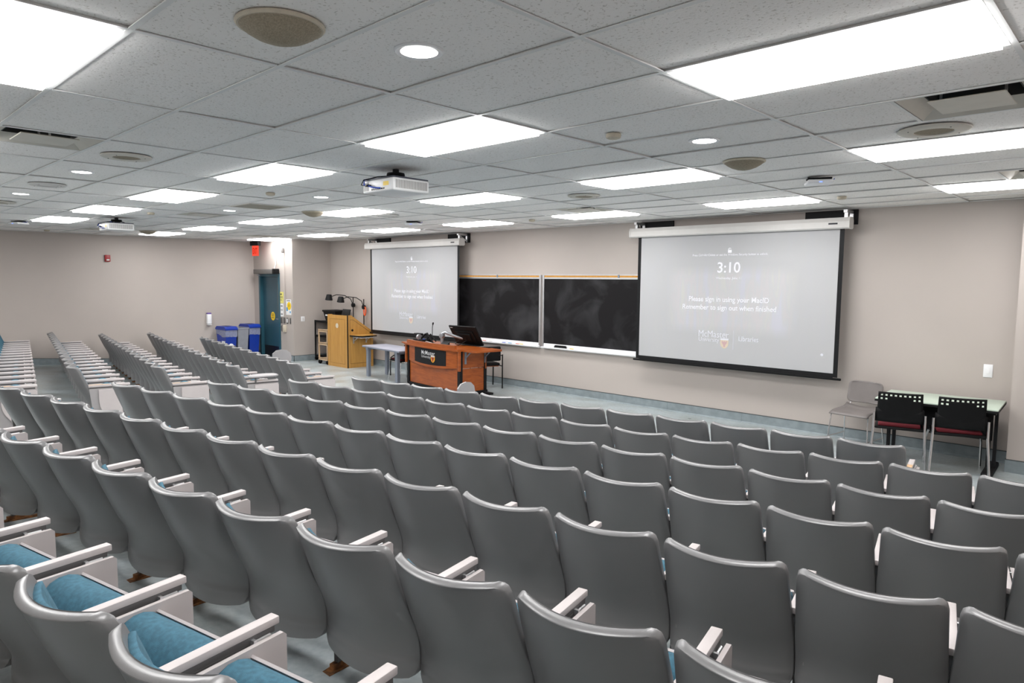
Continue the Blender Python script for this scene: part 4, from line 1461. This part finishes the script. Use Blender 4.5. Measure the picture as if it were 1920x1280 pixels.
# document camera folded on the left of the desk
t = thing('document_camera', 'black document camera folded down on the left of the desk', 'camera', on_desk(-.72, .26, .815), A)
ob('base', MB().rbox(-.18, .16, -.12, .12, 0, .07, .015), M_dark, t)
ob('camera_head', MB().rbox(-.17, .02, -.11, .0, .13, .175, .012), M_dark, t)
ob('silver_hub', MB().lathe([(.0005, -.03), (.05, -.03), (.055, 0), (.05, .03), (.0005, .03)], (.02, -.10, .11), 16, 'x'), M_silver, t)
ob('fold_arm', MB().tube([(.02, -.08, .06), (.10, -.02, .16), (.14, .0, .18), (.30, .02, .03)], [.018, .020, .022, .016], 8), M_dark, t)
ob('lamp_arm', MB().tube([(.06, .05, .06), (.17, .06, .165), (.33, .08, .04)], .014, 8), M_dark, t)
ob('blue_button', MB().rbox(.13, .17, -.09, -.06, .07, .076, .002), M_blue, t)
# control touch panel
t = thing('touch_panel', 'small black touch control panel on the desk beside the monitor', 'control panel', on_desk(.10, .16, .815), A)
ob('screen', MB().rbox(-.11, .11, -.006, .006, 0, .13, .004).xf(Matrix.Rotation(math.radians(-55), 4, 'X')), M_dark, t)
ob('wedge_base', MB().prism([(0, 0), (.11, 0), (.10, .06)], 'x', -.09, .09), M_dark, t, smooth=False)
# loose cables on the desk
tag(ob('cable_tangle', MB().tube([on_desk(-.30, .12, .822), on_desk(-.18, .06, .86), on_desk(-.08, .14, .84), on_desk(-.02, .05, .87), on_desk(.0, .12, .824)], .006, 6)
       .tube([on_desk(-.42, .10, .822), on_desk(-.28, .05, .88), on_desk(-.12, .1, .85), on_desk(-.05, .2, .822)], .005, 6), M_offw), 'pale cable looped on the desk behind the raised rim', 'cable')

# ------------------------------------------------------------------ grey side table
P0, P1 = Vector((-9.19, 5.37)), Vector((-7.70, 5.20))
ang = math.atan2(P1.y - P0.y, P1.x - P0.x)
L = (P1 - P0).length
t = thing('side_table', 'grey laminate table standing left of the teaching desk', 'table', ((P0.x + P1.x) / 2, (P0.y + P1.y) / 2, 0), ang)
ob('table_top', MB().rbox(-L / 2, L / 2, 0, .57, .610, .642, .006), M_tabletop, t)
ob('edge_band', MB().box(-L / 2 - .003, L / 2 + .003, -.003, .573, .606, .628), M_tablegrey, t, smooth=False)
for x in (-L / 2 + .16, L / 2 - .16):
    for y in (.06, .50):
        ob('leg', MB().box(x - .045, x + .045, y - .03, y + .03, .0, .58), M_tablegrey, t, smooth=False)
    ob('apron', MB().box(x - .05, x + .05, .02, .55, .56, .606), M_tablegrey, t, smooth=False)


# ------------------------------------------------------------------ loose chairs
def perforated_back(w_, z0, z1, y0, lean, holes, nx=19, nz=13, rnd=0.0):
    """curved sheet with real openings"""
    mb = MB()
    vs_, idx = [], {}
    fs = []

    def P(i, k):
        if (i, k) not in idx:
            x = -w_ / 2 + w_ * i / nx
            z = z0 + (z1 - z0) * k / nz
            y = y0 - lean * (z - z0) - 0.035 * (1 - (2 * x / w_) ** 2)
            idx[(i, k)] = len(vs_)
            sc = 1 - .03 * k / nz
            if rnd:
                e_ = min(z - z0, z1 - z)
                if e_ < rnd:
                    sc -= (rnd - math.sqrt(max(0, rnd * rnd - (rnd - e_) ** 2))) / (w_ / 2)
            vs_.append((x * sc, y, z))
        return idx[(i, k)]
    for i in range(nx):
        for k in range(nz):
            if (i, k) in holes:
                continue
            fs.append((P(i, k), P(i + 1, k), P(i + 1, k + 1), P(i, k + 1)))
    mb.add(vs_, fs)
    return mb


def stack_chair(label, loc, rz, red=True):
    """black stacking chair; local +y is the way it faces"""
    t = thing('stacking_chair', label, 'chair', loc, rz, 'black stacking chairs')
    holes = {(i, 11) for i in range(1, 18, 2)} | {(1, 9), (3, 9), (15, 9), (17, 9)}
    b = ob('backrest', perforated_back(.44, .56, .835, -.19, .16, holes), M_dark, t)
    s = b.modifiers.new('thickness', 'SOLIDIFY')
    s.thickness = .012
    lo = ob('lower_back', perforated_back(.48, .50, .655, -.185, .10, set(), 12, 3), M_dark, t)
    s = lo.modifiers.new('thickness', 'SOLIDIFY')
    s.thickness = .022
    ob('seat_pan', MB().rbox(-.235, .235, -.19, .24, .415, .445, .012), M_dark, t)
    ob('seat_cushion', MB().rbox(-.205, .205, -.165, .225, .440, .475, .016, 3), M_red if red else M_black, t)
    for sx in (-1, 1):
        ob('leg', MB().tube([(sx * .245, -.195, .60), (sx * .245, -.20, .42), (sx * .268, -.27, .0)], .013, 8), M_chrome, t)
        ob('leg', MB().tube([(sx * .238, .10, .415), (sx * .242, .19, .40), (sx * .262, .245, .30), (sx * .268, .27, .0)], .012, 8), M_chrome, t)
        ob('seat_rail', MB().tube([(sx * .245, -.20, .42), (sx * .238, .10, .415)], .011, 8), M_chrome, t)
    return t


stack_chair('black chair with maroon seat, left of the pair at the folding table', (.86, 5.70, 0), math.radians(14))
stack_chair('black chair with maroon seat, right of the pair at the folding table', (1.40, 5.80, 0), math.radians(18))
t = thing('stool', 'chrome-legged seat with maroon cushion under the grey table', 'stool', (-8.12, 5.62, 0), math.radians(-10))
ob('seat_pan', MB().rbox(-.235, .235, -.19, .20, .385, .412, .012), M_dark, t)
ob('seat_cushion', MB().rbox(-.205, .205, -.165, .185, .408, .44, .014, 3), M_red, t)
for sx in (-1, 1):
    for sy in (-1, 1):
        ob('leg', MB().tube([(sx * .17, sy * .12, .39), (sx * .215, sy * .165, .37), (sx * .25, sy * .21, .0)], .012, 8), M_chrome, t)
t = thing('backpack', 'black backpack slumped on the chair under the grey table', 'backpack', (-8.02, 5.60, .441), math.radians(-10))
bb = MB().rbox(-.26, .30, -.14, .16, 0.002, .150, .055, 4)
ob('bag_body', bb, M_black, t)
ob('front_pocket', MB().rbox(-.14, .20, -.19, -.11, .012, .11, .03, 3), M_dark, t)
ob('strap', MB().tube([(-.16, -.12, .09), (-.18, -.23, .02), (-.17, -.245, -.12), (-.16, -.25, -.34)], .011, 6), M_black, t)

# grey moulded chair by the wall
t = thing('moulded_chair', 'grey moulded plastic chair with thin chrome legs by the wall', 'chair', (.27, 6.16, 0), math.radians(172))
b = ob('backrest', perforated_back(.43, .53, .80, -.20, .12, set(), 14, 24, .055), M_greyseat, t)
bv = b.modifiers.new('thickness', 'SOLIDIFY')
bv.thickness = .012
mb = MB()
NX, NY = 10, 10
vs_ = []
for k in range(NY + 1):
    for i in range(NX + 1):
        a, c = -1 + 2 * i / NX, k / NY
        x = a * (.215 + .015 * c)
        y = -.20 + .42 * c
        z = .455 + .03 * a * a * (1 - c) - .028 * max(0, (c - .72) / .28) ** 2 + .035 * max(0, (.15 - c) / .15)
        vs_.append((x, y, z))
fs = [(k * (NX + 1) + i, k * (NX + 1) + i + 1, (k + 1) * (NX + 1) + i + 1, (k + 1) * (NX + 1) + i) for k in range(NY) for i in range(NX)]
s_ = ob('seat', MB().add(vs_, fs), M_greyseat, t)
sm = s_.modifiers.new('thickness', 'SOLIDIFY')
sm.thickness = .012
for sx in (-1, 1):
    ob('leg', MB().tube([(sx * .17, -.12, .445), (sx * .22, -.17, .43), (sx * .245, -.24, .0)], .007, 8), M_chrome, t)
    ob('leg', MB().tube([(sx * .17, .10, .44), (sx * .22, .17, .43), (sx * .245, .22, .0)], .007, 8), M_chrome, t)
    ob('sled_bar', MB().tube([(sx * .236, -.205, .13), (sx * .237, .20, .13)], .006, 6), M_chrome, t)
    ob('back_support', MB().tube([(sx * .17, -.10, .445), (sx * .17, -.20, .47), (sx * .17, -.215, .575), (sx * .20, -.222, .60)], .008, 8), M_chrome, t)

# chair behind the right end of the desk, facing left
t = thing('office_chair', 'black padded chair standing behind the right end of the desk', 'chair', (-6.30, 6.18, 0), math.radians(66))
ob('back_pad', MB().rbox(-.21, .21, -.255, -.205, .52, .79, .022, 3), M_dark, t)
ob('seat_pad', MB().rbox(-.22, .22, -.19, .24, .42, .475, .022, 3), M_dark, t)
ob('seat_board', MB().rbox(-.20, .20, -.17, .22, .405, .42, .004), M_cherry, t)
for sx in (-1, 1):
    ob('leg', MB().tube([(sx * .235, -.265, .64), (sx * .235, -.265, .0)], .013, 8), M_black, t)
    ob('leg', MB().tube([(sx * .235, .22, .42), (sx * .235, .23, .0)], .013, 8), M_black, t)
    ob('seat_rail', MB().tube([(sx * .235, -.265, .42), (sx * .235, .22, .42)], .011, 8), M_black, t)
    ob('back_bracket', MB().tube([(sx * .235, -.265, .62), (sx * .16, -.25, .63)], .010, 6), M_black, t)

# ------------------------------------------------------------------ folding table on the right
t = thing('folding_table', 'pale green table with black edge against the wall at right', 'table', (1.19, 6.03, 0), math.radians(3))
ob('table_top', MB().rbox(-.585, .56, -.39, .39, .705, .735, .004), M_green, t)
ob('edge_band', MB().box(-.588, .563, -.393, .393, .698, .722), M_black, t, smooth=False)
ob('modesty_panel', MB().box(-.50, .48, .10, .115, .32, .698), M_black, t, smooth=False)
for x in (-.48, .49):
    for dx in (-.028, .028):
        ob('leg', MB().box(x + dx - .015, x + dx + .015, -.02, .03, .05, .70), M_black, t, smooth=False)
    ob('leg_foot', MB().rbox(x - .05, x + .05, -.33, .33, 0, .05, .012), M_black, t)
    ob('leg_top_bar', MB().box(x - .045, x + .045, -.30, .30, .665, .70), M_black, t, smooth=False)


# ------------------------------------------------------------------ bins by the door
def bin_body(w0, d0, w1, d1, h):
    def ring(w_, d_, z):
        return [(-w_, -d_, z), (w_, -d_, z), (w_, d_, z), (-w_, d_, z)]
    mb = MB()
    vs_ = ring(w0, d0, 0) + ring(w1, d1, h) + ring(w1 - .012, d1 - .012, h) + ring(w0 - .01, d0 - .01, .02)
    fs = [(3, 2, 1, 0)]
    for k in range(3):
        for i in range(4):
            a, b = k * 4 + i, k * 4 + (i + 1) % 4
            fs.append((a, b, b + 4, a + 4))
    fs.append((12, 13, 14, 15))
    return mb.add(vs_, fs)


def recycle_bin(label, loc, rz, m_, lid, h=.76, sign=False, bag=True):
    t = thing('recycling_bin', label, 'bin', loc, rz, 'slim bins beside the door')
    ob('body', bin_body(.115, .20, .14, .275, h), m_, t, smooth=False)
    if lid:
        l_ = MB().prism([(-.30, h), (-.30, h + .035), (-.22, h + .085), (.22, h + .085), (.30, h + .035), (.30, h)], 'x', -.155, .155)
        lo = ob('lid', l_, m_, t, smooth=False)
        ob('lid_opening', MB().rbox(-.05, .05, -.15, .15, h + .084, h + .088, .001, 1), M_black, lo)
    else:
        ob('rim', MB().box(-.15, .15, -.285, -.262, h - .01, h + .02).box(-.15, .15, .262, .285, h - .01, h + .02).box(-.15, -.128, -.262, .262, h - .01, h + .02).box(.128, .15, -.262, .262, h - .01, h + .02), m_, t, smooth=False)
    if bag:
        vs_, fs = [], []
        pts = [(-.146, -.281), (.146, -.281), (.146, .281), (-.146, .281)]
        per = []
        for i in range(4):
            a, b = pts[i], pts[(i + 1) % 4]
            for k in range(8):
                per.append((a[0] + (b[0] - a[0]) * k / 8, a[1] + (b[1] - a[1]) * k / 8))
        n_ = len(per)
        rnd = random.Random(int(loc[1] * 100))
        for (x, y) in per:
            vs_.append((x, y, h - .002))
        for (x, y) in per:
            vs_.append((x * 1.0 + rnd.uniform(-.004, .004), y * .985 + rnd.uniform(-.004, .004), h - .10 + rnd.uniform(-.02, .02)))
        for (x, y) in per:
            vs_.append((x * .985, y * .955, h - .15 + .04 * math.sin(y * 9) + rnd.uniform(-.012, .012)))
        for r_ in range(2):
            for k in range(n_):
                fs.append((r_ * n_ + k, r_ * n_ + (k + 1) % n_, (r_ + 1) * n_ + (k + 1) % n_, (r_ + 1) * n_ + k))
        ob('bag_cuff', MB().add(vs_, fs), M_bag, t)
    return t


t = recycle_bin('blue recycling bin with a yellow notice, farthest from the door', (-14.02, 4.62, 0), math.radians(90), M_bluebin, True, .735)
# faces of the bin nearest the viewer carry a notice and a recycling ring
nt_ = ob('notice', MB().box(-.1395, -.1365, -.21, -.03, .10, .46), M_paper, t, smooth=False)
t2 = None
for (cz_, cy_) in ((.32, -.12), (.26, -.155), (.26, -.085)):
    ob('yellow_triangle', MB().prism([(cy_ - .03, cz_ - .025), (cy_ + .03, cz_ - .025), (cy_, cz_ + .03)], 'x', -.1405, -.1395), M_yellow, nt_, smooth=False)
ob('notice_text', MB().box(-.1405, -.1395, -.18, -.06, .155, .19), M_maroonink, nt_, smooth=False)
ob('notice_text', MB().box(-.1405, -.1395, -.15, -.10, .40, .42), M_ink, nt_, smooth=False)
ob('recycling_ring', MB().lathe([(.045, 0), (.06, 0), (.06, -.003), (.045, -.003)], (0, -.243, .34), 18, 'y'), M_paper, t)
recycle_bin('grey slim bin between the two blue bins', (-14.05, 4.94, 0), math.radians(90), M_greybin, False, .76, bag=False)
recycle_bin('blue recycling bin right beside the teal door', (-14.08, 5.25, 0), math.radians(90), M_bluebin, True, .765)

# ------------------------------------------------------------------ things on the left and door walls
t = thing('fire_alarm', 'small red fire alarm strobe high on the left wall', 'alarm', (XL, 2.12, 2.44))
ob('alarm_body', MB().rbox(0, .05, -.055, .055, -.075, .075, .008), M_alarm, t)
ob('strobe_lens', MB().rbox(.045, .065, -.035, .035, -.055, -.02, .006), M_offw, t)
t = thing('sanitizer_dispenser', 'white hand sanitizer dispenser on the left wall', 'dispenser', (XL, 4.33, 1.0))
ob('dispenser_body', MB().rbox(0, .10, -.055, .055, -.13, .12, .02, 3), M_white, t)
ob('purple_top', MB().rbox(.005, .095, -.05, .05, .118, .15, .01), mat('purple_label', srgb(96, 70, 150), .5, var=.05), t)
ob('drip_tray', MB().rbox(0, .11, -.05, .05, -.155, -.14, .004), M_white, t)


def sheet(name, label, x, z, w_, h_, m_, lines, extra=None, cat='notice'):
    t = thing(name, label, cat, (x, YD, z), 0, 'notices beside the door')
    p = ob('paper', MB().box(-w_ / 2, w_ / 2, -.003, 0, -h_ / 2, h_ / 2), m_, t, smooth=False)
    for (lx_, lz, lw, lh, lm) in lines:
        ob('printed_line', MB().box(lx_ - lw / 2, lx_ + lw / 2, -.0042, -.003, lz - lh / 2, lz + lh / 2), lm, p, smooth=False)
    if extra:
        ob('printed_disc', MB().lathe([(extra[2], 0), (extra[2], -.0012)], (extra[0], -.003, extra[1]), 20, 'y'), M_yellow, p)
    return t


sheet('notice_sheet', 'pale yellow printed sheet at the top beside the door', -12.96, 1.55, .24, .28, M_paleyellow, [(0, .08, .06, .04, M_ink), (0, .02, .16, .012, M_ink), (0, -.01, .16, .012, M_ink), (0, -.06, .10, .012, M_ink)])
sheet('notice_sheet', 'white printed sheet below the pale yellow one', -12.97, 1.24, .24, .32, M_paper, [(-.08, .10, .03, .04, M_ink), (-.08, .0, .03, .03, M_ink), (-.08, -.10, .03, .03, M_ink), (.03, .10, .10, .02, M_ink), (.03, 0, .10, .015, M_ink), (.03, -.10, .10, .02, M_ink)])
sheet('notice_poster', 'poster with a yellow disc near the wall corner', -12.60, 1.32, .26, .38, M_paper, [(-.07, -.05, .07, .09, M_blueink), (.08, -.12, .05, .05, M_blueink), (0, .16, .18, .015, M_ink), (.02, .03, .05, .015, M_ink), (.02, .06, .06, .012, M_ink)], (.03, .03, .10), 'poster')
for x, w_, m_, lab in ((-12.97, .10, M_switch, 'dark steel switch plate nearest the door'), (-12.82, .10, M_switch, 'dark steel switch plate, second from the door'), (-12.67, .09, M_switch, 'steel plate with a white switch, third from the door'), (-12.52, .06, M_switch, 'narrow steel plate nearest the wall corner')):
    t = thing('switch_plate', lab, 'switch', (x, YD, .985), 0, 'switch plates beside the door')
    p = ob('plate', MB().rbox(-w_ / 2, w_ / 2, -.008, 0, -.075, .075, .003), m_, t)
    if 'white' in lab:
        ob('rocker', MB().rbox(-.025, .025, -.013, -.007, -.045, .045, .003), M_white, t)
    else:
        for k in (-1, 0, 1):
            ob('toggle', MB().rbox(-.010, .010, -.013, -.007, k * .04 - .012, k * .04 + .012, .002), M_kick if 'narrow' in lab else M_steelgrey, t)
t = thing('door_push_button', 'round steel push button on a cream box beside the door', 'button', (-12.80, YD, .79))
ob('button_disc', MB().lathe([(.085, -.035), (.085, -.05), (.0005, -.055)], (-.04, 0, 0), 24, 'y'), M_switch, t)
ob('cream_box', MB().rbox(-.02, .08, -.06, 0, -.09, .08, .008), M_cream, t)
t = thing('conduit_run', 'thin white conduit running up the wall above the door', 'conduit', (-13.2, YD - .012, 2.2))
ob('conduit', MB().tube([(-.02, -.025, .02), (.02, -.025, .12), (.04, -.012, .18), (.04, -.012, .50)], .010, 6), M_white, t)
ob('conduit', MB().tube([(.04, -.012, .50), (.42, -.012, .50)], .006, 6), M_brkt, t)
ob('junction_box', MB().rbox(.40, .46, -.05, 0, .44, .56, .004), M_switch, t)
ob('conduit', MB().tube([(.46, -.010, .44), (.46, -.010, -1.12)], .008, 6), M_wall, t)
